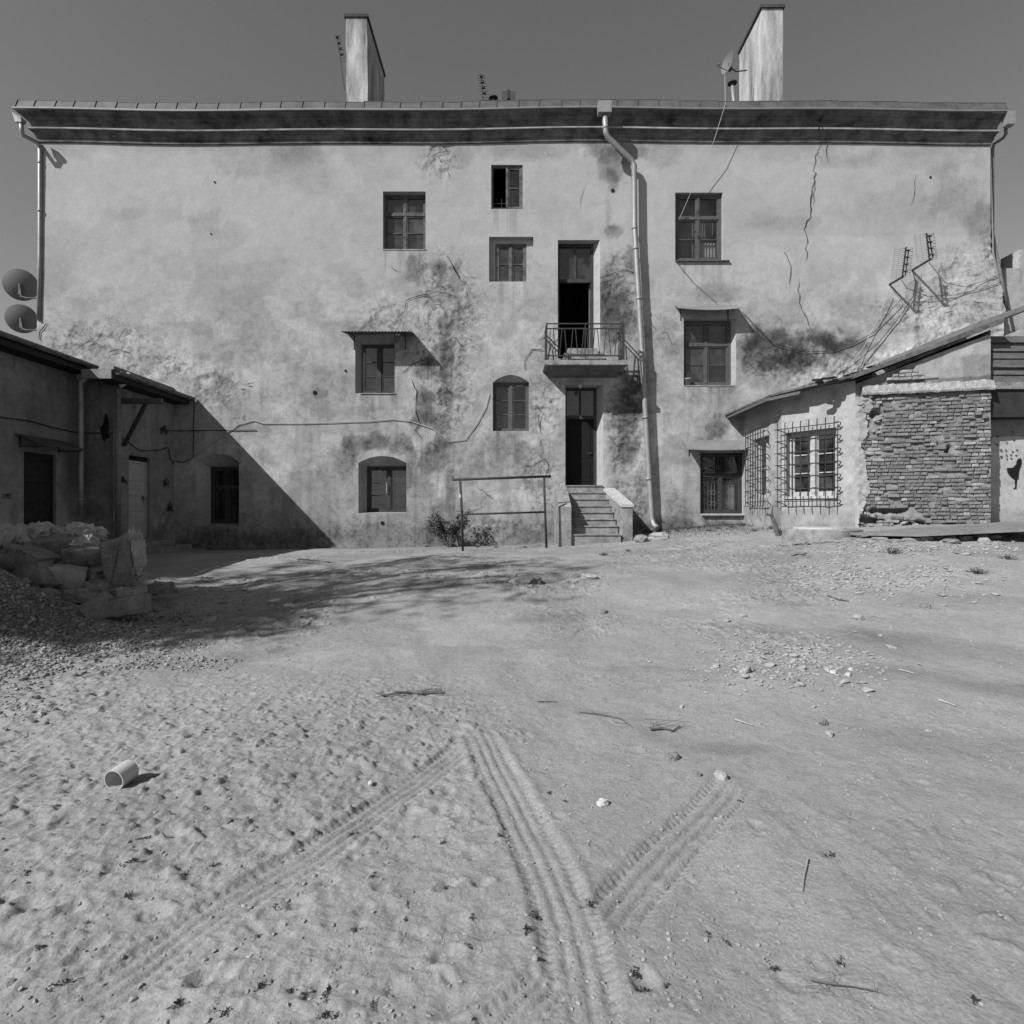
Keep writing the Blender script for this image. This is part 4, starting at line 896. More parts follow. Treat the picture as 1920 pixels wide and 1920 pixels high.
# eaves: soffit boards, fascia, half round gutters
def eaves(xw, xe, ya, yb, z, par, dz=0.0):
    mb = MB(); mb.box(xw-.05,xe,ya,yb,z-.20,z-.06); mb.build('soffit', M['soffit'], par)
    n = 10; seg = int((yb-ya)/.9); rg = .085
    for s in range(seg):
        a = ya+(yb-ya)*s/seg; b = ya+(yb-ya)*(s+1)/seg-.004; vv = []; ff = []
        za, zb_ = z+dz*(1-s/seg), z+dz*(1-(s+1)/seg)
        for yy, zq in ((a,za),(b,zb_)):
            for rr in (rg, rg-.008):
                for k in range(n+1):
                    t = math.pi+math.pi*k/n; vv.append((xe+rg+rr*math.cos(t), yy, zq+rr*math.sin(t)))
        m_ = n+1
        for k in range(n): ff += [(k,k+1,2*m_+k+1,2*m_+k),(m_+k+1,m_+k,3*m_+k,3*m_+k+1)]
        ff += [(0,2*m_,3*m_,m_),(n,m_+n,3*m_+n,2*m_+n)]
        for k in range(n): ff += [(k,m_+k,m_+k+1,k+1),(2*m_+k,2*m_+k+1,3*m_+k+1,3*m_+k)]
        g = MB(); g.add(vv, ff); g.build('gutter', M['pipe_dark'], par, True)
        g = MB(); g.tube([(xe+rg+(rg+.006)*math.cos(math.pi+math.pi*k/8), b-.01, zb_+(rg+.006)*math.sin(math.pi+math.pi*k/8)) for k in range(9)], .010, 5); g.build('gutter_strap', M['pipe_dark'], par)
zN = CZ+3.56; zF = CZ+3.31
eaves(X1, -10.24, YN, 14.30, zN, left, .12)
eaves(X2, -9.34, 13.75, D-.02, zF, left)
mb = MB(); mb.box(-10.10,-9.33,13.72,14.35,zF-.05,zF+.035); mb.build('roof', M['roof'], left)
mb = MB(); mb.add([(-10.22,YN,zN+.02),(-10.22,14.32,zN-.04),(-14.5,14.32,zN+.75),(-14.5,YN,zN+.75)],[(0,1,2,3)]); mb.add([(-10.22,YN,zN-.05),(-10.22,14.32,zN-.09),(-14.5,14.32,zN+.68),(-14.5,YN,zN+.68)],[(3,2,1,0)]); mb.build('roof', M['roof'], left)
mb = MB(); mb.add([(-9.32,14.33,zF+.03),(-9.32,D-.03,zF+.03),(-14.5,D-.03,zF+.70),(-14.5,14.33,zF+.70)],[(0,1,2,3)]); mb.add([(-9.32,14.33,zF-.05),(-9.32,D-.03,zF-.05),(-14.5,D-.03,zF+.62),(-14.5,14.33,zF+.62)],[(3,2,1,0)]); mb.build('roof', M['roof'], left)
mb = MB(); mb.box(-10.05,-9.36,13.70,13.745,zF-.19,zF+.03); mb.build('fascia_board', M['fascia'], left)
mb = MB(); mb.box(X1-8,X1+.0,YN-.1,YN,.1,5.2); mb.build('end_wall', M['slab_dark'], left)
# downpipes on the wing
def at_x(X_, px, py): Y_ = X_*F/(px-960); return Vector((X_, Y_, CZ+(960-py)/F*Y_))
pA = at(155,724,14.2); 
dpa = pipe(left, [Vector((-10.12,14.18,zN-.08)),Vector((-10.14,14.16,zN-.22)),Vector((-10.40,14.14,zN-.42)),Vector((pA.x,14.14,zN-.55)),Vector((pA.x,14.14,2.4)),Vector((pA.x,14.14,fz(968,14.2)))], .062, 'pipe', [((pA.x,14.14,4.2),(0,0,1)),((pA.x,14.14,2.9),(0,0,1)),((pA.x,14.14,1.9),(0,0,1))])
pB = at(222,730,14.32)
dpb = pipe(left, [Vector((pB.x,14.30,fz(727,14.32))),Vector((pB.x,14.30,.62))], .066, 'pipe_dark', [((pB.x,14.30,4.0),(0,0,1)),((pB.x,14.30,3.0),(0,0,1)),((pB.x,14.30,1.8),(0,0,1))])
mb = MB(); mb.tube([at(241,700,14.45),at(240,712,14.4),at(236,718,14.35),at(224,725,14.25)],.05,10); mb.build('gutter_outlet', M['plastic'], left, True)
# steel bracket of a lost awning
b0 = at(231,752,14.75); b1 = at(304,752,14.75)
mb = MB(); mb.bar(b0,b1,.10,.13); br = mb.build('awning_bracket', M['iron_light'], left)
mb = MB(); mb.bar(at(273,757,14.75),at(232,836,14.75),.07,.08); mb.build('brace', M['iron'], br)
# small tin canopy above the dark door
y0c, y1c = 12.62, 13.95; zc_ = fz(838,13.1)
mb = MB(); mb.add([(X1+.01,y0c,zc_+.24),(X1+.01,y1c,zc_+.24),(X1+.62,y1c,zc_),(X1+.62,y0c,zc_),(X1+.01,y0c,zc_+.225),(X1+.01,y1c,zc_+.225),(X1+.62,y1c,zc_-.015),(X1+.62,y0c,zc_-.015)],[(3,2,1,0),(4,5,6,7),(0,1,5,4),(1,2,6,5),(2,3,7,6),(3,0,4,7)]); cn = mb.build('door_canopy', M['zinc'], left)
for yy in (y0c+.12,y1c-.12):
    mb = MB(); mb.bar((X1,yy,zc_-.02),(X1+.55,yy,zc_-.02),.02,.025); mb.bar((X1+.02,yy,zc_-.05),(X1+.02,yy,zc_+.2),.02,.025); mb.build('bracket', M['iron'], cn)
# scratched letters on the plaster
def strokes(letters, px0, py0, cw, ch, X_, par, mat):
    G = {'I': [[(.5,0),(.5,1)]], 'M': [[(0,1),(.1,0),(.5,.6),(.9,0),(1,1)]], 'K': [[(.1,0),(.1,1)],[(.95,0),(.15,.55),(1,1)]], 'L': [[(0,0),(0,1),(.8,1)]]}
    for i, ch_ in enumerate(letters):
        for st in G.get(ch_, []):
            mb = MB(); mb.tube([at_x(X_, px0+i*cw+cw*.72*a, py0+ch*b) for a, b in st], .006, 5); mb.build('scratched_letter', M[mat], par)
strokes('LIMK', -2, 925, 6.4, 10, X1+.02, left, 'scratch')
r5 = random.Random(12)
for cxp, cyp, n in ((308,806,7),(313,905,5),(318,950,6),(233,900,4)):       # spray tags
    for i in range(n):
        pts = [at_x(X2+.024, cxp+r5.uniform(-7,7), cyp+r5.uniform(-9,9)) for _ in range(4)]
        mb = MB(); mb.tube(pts, .010, 4); mb.build('spray_tag', M['scratch'], left)
mb = MB(); pl = [(828,730),(834,745),(845,790),(850,855),(838,885),(855,910),(822,935),(815,955),(795,915),(790,885),(780,835),(805,820),(812,770)]
pl = [at(a/4.17, 600+b/4.17, Y1-.034) for a, b in pl]; mb.prism(pl, (0,.012,0)); mb.build('fallen_plaster_patch', M['crack'], left)
for pts in ([at_x(X1+.03,1,782),at_x(X1+.03,60,790),at_x(X1+.03,100,802),at_x(X1+.03,144,811)], [at(150,812,Y1-.03),at(212,812,Y1-.03)]):
    mb = MB(); mb.tube(pts,.014,5); mb.build('wall_wire', M['wire'], left)
for pts in ([at_x(X2+.03,232,822),at_x(X2+.03,262,845),at_x(X2+.03,300,844),at_x(X2+.03,315,838)],[at_x(X2+.03,316,840),at_x(X2+.03,320,862),at_x(X2+.03,326,868)],[at(328,864,D-.03),at(345,867,D-.03),at(362,858,D-.03),at(364,745,D-.03)],[at_x(X2+.03,300,805),at(330,808,D-.03),at(480,806,D-.03)]):
    mb = MB(); mb.tube(pts,.012,5); mb.build('wall_wire', M['wire'], left)
# steps at the pale door
lst = thing('doorstep', 'low concrete doorsteps at the pale panelled door in shade', 'steps', (-9.4,15.2,.6))
for i, (xe, ya, yb, zt) in enumerate(((-9.28,14.75,16.15,wdz0-.06),(-8.95,14.9,16.4,wdz0-.20),(-8.62,15.15,16.5,wdz0-.33))):
    mb = MB(); mb.box(X2+.03 if i == 0 else (-9.28,-8.95)[i-1]-.02, xe, ya, yb, .3, zt); mb.build('step', M['concrete'], lst)

# ------------------------------------------------------------------ right lean-to: plastered corner and bare brick front
right = thing('brick_lean_to', 'lean-to with barred windows and crumbling bare brick front', 'building', (8, 14, 1.2))
K0, K1, K2, K3 = (6.70,D), (6.62,14.42), (7.62,13.02), (10.10,12.38)
def right_fields(off, base=.50):
    def f(S, Z):
        s = S+off; n1 = fbm(s*.7, Z*.7, 4, 101); n2 = fbm(s*2.4, Z*2.4, 5, 102); n3 = fbm(s*8, Z*8, 4, 103); n5 = fbm(s*6, Z*.6, 3, 104)
        a = base + .14*(n1-.5)+.18*(n2-.5)+.12*(n3-.5)
        low = sst(2.1, 1.5, Z+.5*(n2-.5)); a = a*(1-.14*low-.12*sst(.5,.7,n5)*low)
        fl = sst(.50,.53,fbm(s*2.1,Z*2.1,5,105)-.16*(1-low)); a = a*(1-.14*fl)
        rel = (n1-.5)*.04+(n2-.5)*.02+(n3-.5)*.012-.016*fl+(fbm(s*14,Z*14,3,106)-.5)*.012; return np.clip(a,.1,.75), rel
    return f
MA, LA = frame_of(K0, K1); MBm, LB = frame_of(K1, K2)
def ray_s(px, p0, p1):          # distance along a wall line where a photo column meets it
    k = (px-960)/F; e = Vector((p1[0]-p0[0], p1[1]-p0[1])); L_ = e.length; e /= L_
    return (k*p0[1]-p0[0])/(e.x-k*e.y)
def zat(px, py, p0, p1):
    s = ray_s(px, p0, p1); e = Vector((p1[0]-p0[0], p1[1]-p0[1])).normalized(); return fz(py, p0[1]+e.y*s)
sa0, sa1 = ray_s(1413,K0,K1), ray_s(1442,K0,K1); za0, za1 = zat(1428,934,K0,K1), zat(1428,820,K0,K1)
sb0, sb1 = ray_s(1474,K1,K2), ray_s(1568,K1,K2); zb0, zb1 = zat(1525,930,K1,K2), zat(1525,806,K1,K2)
ZE = 4.42
panel('wall', K0, K1, .6, ZE+.05, right, holes=[(sa0,sa1,za0,za1,.22)], step=.045, fields=right_fields(0))
panel('wall', K1, K2, .6, ZE+.1, right, holes=[(sb0,sb1,zb0,zb1,.24)], step=.045, fields=right_fields(9))
mb = MB(); mb.box(7.7,10.0,13.6,13.65,.8,4.4); mb.add([(6.75,D-.05,.8),(9.9,D-.05,.8),(9.9,D-.05,4.4),(6.75,D-.05,4.4)],[(0,1,2,3)]); mb.build('inner_wall', M['interior'], right)
wA = window(None, M['frame_white'], [(1,2,2)], parent=right, M4=MA, rect=(sa0,sa1,za0,za1,.20), fw=.06)
wB = window(None, M['frame_white'], [(1,2,3)], parent=right, M4=MBm, rect=(sb0,sb1,zb0,zb1,.22), fw=.07, mull=.12)
mb = MB(); mb.box(sb0-.02,sb1+.02,-.05,.14,zb0-.06,zb0-.004); mb.build('sill', M['concrete_pale'], wB, M=MBm)
def grille(M4, a, b, z0, z1, par, nb=8, nh=7, out=.17):
    for i in range(nh):                              # wall anchors, bent back at both ends
        zz = z0+.12+(z1-z0-.24)*i/(nh-1)
        g = MB(); g.tube([(a-.02,-out,zz),(a+.10,-out*.6,zz-.05),(a+.16,.0,zz-.10)],.011,5); g.build('anchor', M['iron'], par, M=M4)
        g = MB(); g.tube([(b-.04,-out,zz),(b+.06,-out,zz+.02),(b+.09,-out*.6,zz),(b+.04,-out*.3,zz-.06),(b-.02,.0,zz-.06)],.011,5); g.build('anchor', M['iron'], par, M=M4)
    gr = par
    for i in range(nb):
        s = a+.02+(b-a-.04)*i/(nb-1); m2 = MB(); m2.tube([(s,-out-.012,z0),(s,-out-.012,z1),(s+.02,-out-.03,z1+.02)],.0125,6); m2.tube([(s,-out-.012,z0),(s+.015,-out-.06,z0-.01)],.010,5); m2.build('bar', M['iron'], gr, M=M4)
    for i in range(nh):
        zz = z0+.12+(z1-z0-.24)*i/(nh-1); m2 = MB(); m2.tube([(a-.06,-out+.008,zz),(b+.05,-out+.008,zz)],.0115,6); m2.build('bar', M['iron'], gr, M=M4)
grille(MA, sa0-.12, sa1+.10, za0-.22, za1+.20, wA); grille(MBm, sb0-.14, sb1+.06, zb0-.24, zb1+.20, wB)
# bare brick front: rough mortar core, bricks one by one
MC, LC = frame_of(K2, K3)
zl0 = 1.05; zl1 = CZ+ (960-741)/F*12.8
CAV = [(.32,3.78,.20,.09),(.20,3.55,.10,.10),(.62,1.62,.40,.07),(.28,1.40,.22,.10),(1.10,1.36,.30,.05),(1.80,2.93,.06,.10),(1.9,1.32,.2,.04)]
def core_fields(S, Z):
    n2 = fbm(S*3, Z*3, 4, 111); n3 = fbm(S*12, Z*12, 4, 112); a = .31+.16*(n2-.5)+.20*(n3-.5)
    cav = np.zeros_like(S)
    for cs, cz_, rs_, rz2 in CAV: cav = np.maximum(cav, sst(1.15,.7,np.sqrt(((S-cs)/rs_)**2+((Z-cz_)/rz2)**2)+.9*(n3-.5)))
    return np.clip(a*(1-.25*cav),.1,.6), (n2-.5)*.08+(n3-.5)*.04-.020-.16*cav
panel('mortar_core', K2, K3, .6, zl1+.02, right, step=.03, fields=core_fields)
bricks = []; rb_ = random.Random(21); ch = .079; bw_ = .125; row = 0; z = zl0
ragged = lambda zz: .10+.34*sst(3.0,4.0,np.array(zz))*float(vnoise(zz*3.1,2.0)) + (.28 if 3.25 < zz < 3.75 else 0) + .25*float(sst(1.75,1.45,np.array(zz)))
while z < zl1-.05:
    s = float(ragged(z)) + rb_.uniform(-.05,.05)
    while s < LC-.02:
        l = bw_ if rb_.random() < .72 else bw_*2; l = l*rb_.uniform(.93,1.07); l = min(l, LC-s+rb_.uniform(0,.012))
        if l < .05: break
        tt = (s/LC, (z-zl0)/(zl1-zl0)); miss = .04
        lowhole = (z < 1.62 and s < 1.0); 
        if lowhole: miss = .45
        if z < 1.35: miss = .35
        if abs(s-1.78) < .10 and abs(z-2.93) < .10: miss = 1.0
        if (abs(s-1.62) < .16 and abs(z-2.46) < .14): miss = .8
        if fbm(np.array(s*2.2), np.array(z*2.2), 3, 121) > .62: miss = max(miss, .35)
        if any(((s+l/2-cs)/(rs_+.03))**2+((z+.04-cz_)/(rz2+.03))**2 < 1 for cs, cz_, rs_, rz2 in CAV): miss = 1.0
        if rb_.random() > miss:
            edge = s > LC-.28
            bricks.append((s, z+rb_.uniform(-.004,.004), l-.014, ch-rb_.uniform(.010,.020), rb_.uniform(-.016,.010) + (.01 if edge else 0) - (.03 if rb_.random() < .06 else 0), rb_.random() < (.25 if s > LC-.5 or s < .45 else .06), rb_.uniform(-.02,.02)))
        s += l
    z += ch; row += 1
# limewashed courses above the ledge
zg0 = CZ+(960-712)/F*12.75; top_fn = lambda S: 4.47+.37*np.asarray(S)*.97-.03
z = zg0; 
while z < zg0+.52:
    s = .10+(z-zg0)*1.6+rb_.uniform(0,.1)
    while s < 1.38+.2*math.sin(z*9):
        l = bw_ if rb_.random() < .5 else bw_*2
        if z+ch < float(top_fn(s))-.02 and rb_.random() > .10: bricks.append((s, z, l-.014, ch-.014, rb_.uniform(-.006,.008)-.012, True, rb_.uniform(-.015,.015)))
        s += l
    z += ch
base_br = {}
def brick_mesh(mb, s, z, l, h, out, tilt, seed):
    r = random.Random(seed); j = lambda k=.006: r.uniform(-k*1.5,k*1.5); y0 = -.030-out; y1 = .06; b = .011
    A = [(s+j(),y1,z+j()),(s+l+j(),y1,z+j()),(s+l+j(),y1,z+h+j()),(s+j(),y1,z+h+j())]
    B = [(s+j(.004),y0+b,z+j(.004)),(s+l+j(.004),y0+b+j(),z+j(.004)),(s+l+j(.004),y0+b+j(),z+h+j(.004)),(s+j(.004),y0+b,z+h+j(.004))]
    C = [(s+b+j(.005),y0+j(),z+b+j(.003)),(s+l-b+j(.005),y0+j(),z+b+j(.003)),(s+l-b+j(.005),y0+j(),z+h-b+j(.003)),(s+b+j(.005),y0+j(),z+h-b+j(.003))]
    vv = A+B+C; c = Vector((s+l/2,0,z+h/2)); R = Matrix.Rotation(tilt,3,'Y'); vv = [c+R @ (Vector(p)-c) for p in vv]
    ff = [(8,9,10,11)] + [(4+a,4+(a+1)%4,8+(a+1)%4,8+a) for a in range(4)] + [(a,(a+1)%4,4+(a+1)%4,4+a) for a in range(4)]
    mb.add([MC @ p for p in vv], ff)
order = sorted(range(len(bricks)), key=lambda i: -(bricks[i][2]*bricks[i][3]))
big = set(order[:298]); rest = {False: MB(), True: MB()}
for i, (s, z, l, h, out, pale, tilt) in enumerate(bricks):
    if i in big:
        mb = MB(); brick_mesh(mb, s, z, l, h, out, tilt, 500+i); mb.build('brick', M['brick_pale'] if pale else M['brick'], right)
    else: brick_mesh(rest[pale], s, z, l, h, out, tilt, 500+i)
for pale in (False, True):
    o = rest[pale].build('small_bricks', M['brick_pale'] if pale else M['brick'], right); o['kind'] = 'stuff'
# ragged edge of the plaster running onto the brick
def edge_mask(A, B):
    lim = .10 + .30*fbm(A*3+7, B*3, 5, 161) + .16*sst(3.2,4.1,B)*fbm(A*6, B*6, 3, 162) - .10*sst(1.9,1.5,B)
    return (A < lim-.06)
def edge_fields(S, Z):
    n2 = fbm(S*3, Z*3, 5, 163); n3 = fbm(S*11, Z*11, 4, 164); return np.clip(.47+.18*(n2-.5)+.20*(n3-.5),.1,.7), (n2-.5)*.05+(n3-.5)*.05+.045
panel('plaster_edge', K2, K3, .8, zl1, right, step=.02, fields=edge_fields, mask=edge_mask)
# plaster ledge and gable above it
rk0 = random.Random(6); mb = MB(); n = 48; vv = []; ff = []
for i in range(n+1):
    s = .12+(LC-.08)*i/n; jz = .010*math.sin(i*.61)+.008*math.sin(i*1.3)+rk0.uniform(-.006,.006)
    zz = zl1+.03+jz*.5; h = .20 + .01*math.sin(i*2.3)
    vv += [(s,.0,zz),(s,-.10,zz-.01),(s,-.115,zz+.03),(s,-.05,zz+h+jz),(s,.02,zz+h+.02)]
for i in range(n):
    for k in range(4): ff.append((5*i+k,5*i+5+k,5*i+6+k,5*i+1+k))
ff += [(0,1,2,3,4),(5*n+4,5*n+3,5*n+2,5*n+1,5*n)]
mb.add([MC @ Vector(p) for p in vv], ff); mb.build('ledge', M['mortar'], right)
def gable_fields(S, Z):
    n2 = fbm(S*2.4, Z*2.4, 5, 131); n3 = fbm(S*9, Z*9, 4, 132); a = .46+.16*(n2-.5)+.14*(n3-.5)
    a = a*(1-.30*sst(.0,.06,S-2.02+.05*(n2-.5))*sst(4.98,4.86,Z+.1*(n3-.5))); expo = sst(1.30,1.20,S+.15*(n3-.5)-.1*np.sin(Z*9)); a = a*(1-.30*expo)
    dr = sst(4.46,4.42,Z-.02*S+.05*(n3-.5))*sst(.5,.9,S); a = a*(1-.45*dr)
    return np.clip(a,.1,.7), (n2-.5)*.03+(n3-.5)*.012-.045*expo
panel('gable', K2, K3, zl1-.05, 5.6, right, step=.03, fields=gable_fields, top=top_fn)
mb = MB(); mb.add([(K3[0],K3[1],.6),(K3[0]+.35,D,.6),(K3[0]+.35,D,5.5),(K3[0],K3[1],5.45)],[(0,1,2,3)]); mb.build('side_wall', M['mortar'], right)
# broken edge between plaster and brick: loose chunks of masonry
rk = random.Random(33)
def rock_mesh(name, sx, sy, sz, seed, sub=2, amp=.22, boxy=.55, freq=1.7):
    import bmesh
    bm = bmesh.new(); bmesh.ops.create_icosphere(bm, subdivisions=sub, radius=1)
    for v in bm.verts:
        p = v.co.copy(); mx = max(abs(p.x), abs(p.y), abs(p.z)); q = p.lerp(p/mx*.86, boxy)
        n = mnoise.noise(p*freq+Vector((seed*3.1,seed*1.7,seed)))*amp + mnoise.noise(p*freq*2.6+Vector((seed,seed*2,0)))*amp*.4
        q *= 1+n; v.co = Vector((q.x*sx, q.y*sy, q.z*sz))
    me = bpy.data.meshes.new(name); bm.to_mesh(me); bm.free(); return me
chips = MB()
def add_rock(mb, c, sx, sy, sz, seed, sub=1, rot=None):
    me = rock_mesh('tmp', sx, sy, sz, seed, sub); R = rot or Matrix.Rotation(seed*1.3 % 6.28, 3, 'Z')
    mb.add([Vector(c)+R @ v.co for v in me.vertices], [tuple(p.vertices) for p in me.polygons]); bpy.data.meshes.remove(me)
for i in range(150):
    z = rk.uniform(.95,4.3); s = float(ragged(z))-abs(rk.gauss(0,.22))+.10
    if s < .10: continue
    if z < 1.65 and rk.random() < .5: s = rk.uniform(.05,1.2); z = rk.uniform(.98,1.5)
    p = MC @ Vector((s, rk.uniform(-.03,.05), z)); add_rock(chips, p, rk.uniform(.02,.10), rk.uniform(.03,.06), rk.uniform(.012,.045), i+700, 1, Matrix.Rotation(rk.uniform(-.4,.4),3,'Y'))
o = chips.build('broken_masonry', M['brick_pale'], right); o['kind'] = 'stuff'
# roof of the lean-to
rz = lambda X_: 4.50+.37*(X_-7.3)
poly = [(6.18,D-.02),(6.22,15.6),(6.30,14.25),(6.80,13.45),(7.42,12.62),(8.2,12.42),(9.3,12.16),(10.22,11.98),(10.4,D-.02)]
def roof_slab(poly, zf, th, name, mat, par, jitter=.0):
    mb = MB(); n = len(poly); rj = random.Random(4)
    top = [(x,y,zf(x)+rj.uniform(-jitter,jitter)) for x,y in poly]; bot = [(x,y,z-th) for x,y,z in top]
    mb.add(top+bot, [tuple(range(n)), tuple(range(2*n-1,n-1,-1))]+[(i,n+i,n+(i+1)%n,(i+1)%n) for i in range(n)]); return mb.build(name, M[mat], par)
rzz = lambda X_: max(4.42, rz(X_)) 
# eave part is level-ish, so build as two slabs
roof_slab([(6.16,D-.02),(6.20,15.6),(6.28,14.22),(6.78,13.40),(7.40,12.76),(7.55,D-.02)], lambda x: 4.45+.12*(x-6.2), .05, 'roof', 'felt', right, .015)
roof_slab([(7.40,12.78),(8.2,12.70),(9.3,12.42),(10.22,12.18),(10.45,D-.02),(7.55,D-.02)], lambda x: 4.60+.37*(x-7.42), .10, 'roof', 'felt', right)
mb = MB(); mb.box(6.20,6.30,14.3,16.9,4.30,4.37); mb.bar((6.26,14.3,4.34),(6.70,13.6,4.36),.10,.07); mb.build('eaves_lath', M['wood'], right)
rr = random.Random(8); mb = MB()
for i in range(70):
    y = rr.uniform(12.9,16.6); x = rr.uniform(6.5,8.2); add_rock(mb, (x,y,(4.45+.12*(x-6.2) if x < 7.5 else 4.6+.37*(x-7.42))+.01), rr.uniform(.05,.2), rr.uniform(.05,.2), .015, i, 1)
o = mb.build('roof_debris', M['felt'], right); o['kind'] = 'stuff'

# ------------------------------------------------------------------ plank shed with the painted wall, neighbours
shed = thing('plank_shed', 'shed of weathered planks over a painted plaster wall beside the brick front', 'shed', (11.5, 12.8, 1.3))
def stencil_fields(S, Z):
    n2 = fbm(S*2.4, Z*2.4, 4, 141); n3 = fbm(S*9, Z*9, 4, 142); a = .30+.10*(n2-.5)+.08*(n3-.5)
    zz = CZ+(960-820)/F*12.86
    white = sst(-.01,.01,S-.22+.03*(n3-.5))*sst(zz+.01,zz-.01,Z+.02*(n3-.5)); a = a*(1-white)+white*(.58+.16*(n2-.5)+.08*(n3-.5))
    a = a*(1-.22*sst(1.75,1.55,Z+.15*(n2-.5))); return np.clip(a,.1,.75), (n2-.5)*.02+(n3-.5)*.006
YS = 12.86
panel('wall', (10.12,YS), (15.5,YS-.25), .8, 3.75, shed, step=.04, fields=stencil_fields)
yb_ = 12.42; zl_a, zl_b = fz(729,yb_), fz(716,yb_)
mb = MB(); mb.box(10.14,15.5,yb_,yb_+.5,zl_a,zl_b); mb.build('lintel', M['concrete'], shed)
mb = MB(); mb.box(10.14,15.5,yb_+.05,yb_+.6,3.62,zl_a-.003); mb.build('dark_soffit', M['soffit'], shed)
z = zl_b+.004; i = 0
while z < fz(636,12.5):
    h = [.17,.15,.19,.16,.18,.15,.2][i % 7]; mb = MB(); tl = .012*math.sin(i*2.2)
    mb.add([(10.16,12.50+tl,z+.004),(15.5,12.48+tl,z-.006),(15.5,12.52+tl,z+h-.012),(10.16,12.54+tl,z+h-.004),(10.16,12.58,z+.004),(15.5,12.58,z-.006),(15.5,12.58,z+h-.012),(10.16,12.58,z+h-.004)],[(0,1,2,3),(7,6,5,4),(1,0,4,5),(2,1,5,6),(3,2,6,7),(0,3,7,4)])
    mb.build('plank', M['wood'], shed); z += h; i += 1
def neigh_fields(S, Z):
    n2 = fbm(S*1.6, Z*1.6, 5, 151); n3 = fbm(S*7, Z*7, 4, 152); n5 = fbm(S*5, Z*.5, 3, 153); a = .50+.16*(n2-.5)+.10*(n3-.5); a = a*(1-.4*sst(.52,.7,n5)); return np.clip(a,.1,.75), (n2-.5)*.03+(n3-.5)*.01
panel('upper_wall', (10.35,12.75), (15.5,12.65), fz(640,12.7), fz(640,12.7)+1.2, shed, step=.05, fields=neigh_fields, top=lambda S: 5.30+.37*np.asarray(S))
a = at(1803,616,13.9); b = at(1990,548,13.9)
mb = MB(); th = .12; mb.add([(a.x,12.35,a.z-.0),(b.x,12.35,b.z),(b.x,17,b.z),(a.x,17,a.z),(a.x,12.35,a.z-th),(b.x,12.35,b.z-th),(b.x,17,b.z-th),(a.x,17,a.z-th)],[(3,2,1,0)[::-1],(4,5,6,7)[::-1],(0,1,5,4)[::-1],(1,2,6,5)[::-1],(2,3,7,6)[::-1],(3,0,4,7)[::-1]])
mb.v = [(x, y+1.2 if y < 13 else y, z) for x,y,z in mb.v]; mb.build('roof', M['zinc_old'], shed)
# stencil of a figure in a wind-blown dress, with butterflies
YG = YS-.062
g = lambda L_: [at(1580+a_/5.647, 700+b_/5.647, YG) for a_, b_ in L_]
girl = [(1862,905),(1880,898),(1895,912),(1898,950),(1888,985),(1878,1005),(1868,1040),(1865,1080),(1862,1112),(1848,1120),(1844,1160),(1840,1205),(1842,1218),(1810,1220),(1812,1215),(1830,1208),(1828,1160),(1825,1120),(1800,1105),(1768,1075),(1748,1040),(1740,1005),(1770,1000),(1805,998),(1830,975),(1845,958),(1842,940),(1852,920)]
mb = MB(); mb.prism(g(girl), (0,.012,0)); mb.build('painted_figure', M['paint_black'], shed)
bf = [(1740,730),(1818,708),(1732,815),(1802,830),(1850,812),(1738,865),(1785,862),(1840,868),(1742,905),(1788,900),(1806,620),(1645,668),(1640,752),(1578,675),(1680,812),(1682,880)]
for i, (a_, b_) in enumerate(bf):
    q = 9 if a_ > 1700 else 13; r_ = rk.uniform(-.3,.3); L_ = [(-1,-.8),(-.15,-.05),(0,-.3),(.15,-.05),(1,-.8),(.7,.1),(.5,.8),(0,.2),(-.5,.8),(-.7,.1)]
    mb = MB(); mb.prism(g([(a_+q*(x*math.cos(r_)-y*math.sin(r_)), b_+q*(x*math.sin(r_)+y*math.cos(r_))) for x, y in L_]), (0,.012,0)); mb.build('painted_butterfly', M['paint_black'], shed)
for L_ in ([(1695,398),(1775,398),(1768,430),(1740,450),(1712,445)],[(1818,392),(1912,392),(1912,410),(1830,410)]):
    mb = MB(); mb.prism(g(L_), (0,.012,0)); mb.build('paper_scrap', M['chalk'], shed)
nw = MB(); 
o, _, _ = panel('neighbour_wall', (fx(1874,18),18.0), (fx(1874,18)+5,18.0), 3.0, fz(503,18), None, step=.06, fields=neigh_fields)
tag(o, 'stained pale wall of the neighbouring house behind the shed roof', 'wall')
mb = MB(); mb.box(fx(1911,18.3),fx(1911,18.3)+4,18.3,19,4,fz(468,18.3)); mb.build('wall_block', M['chimney'], o)
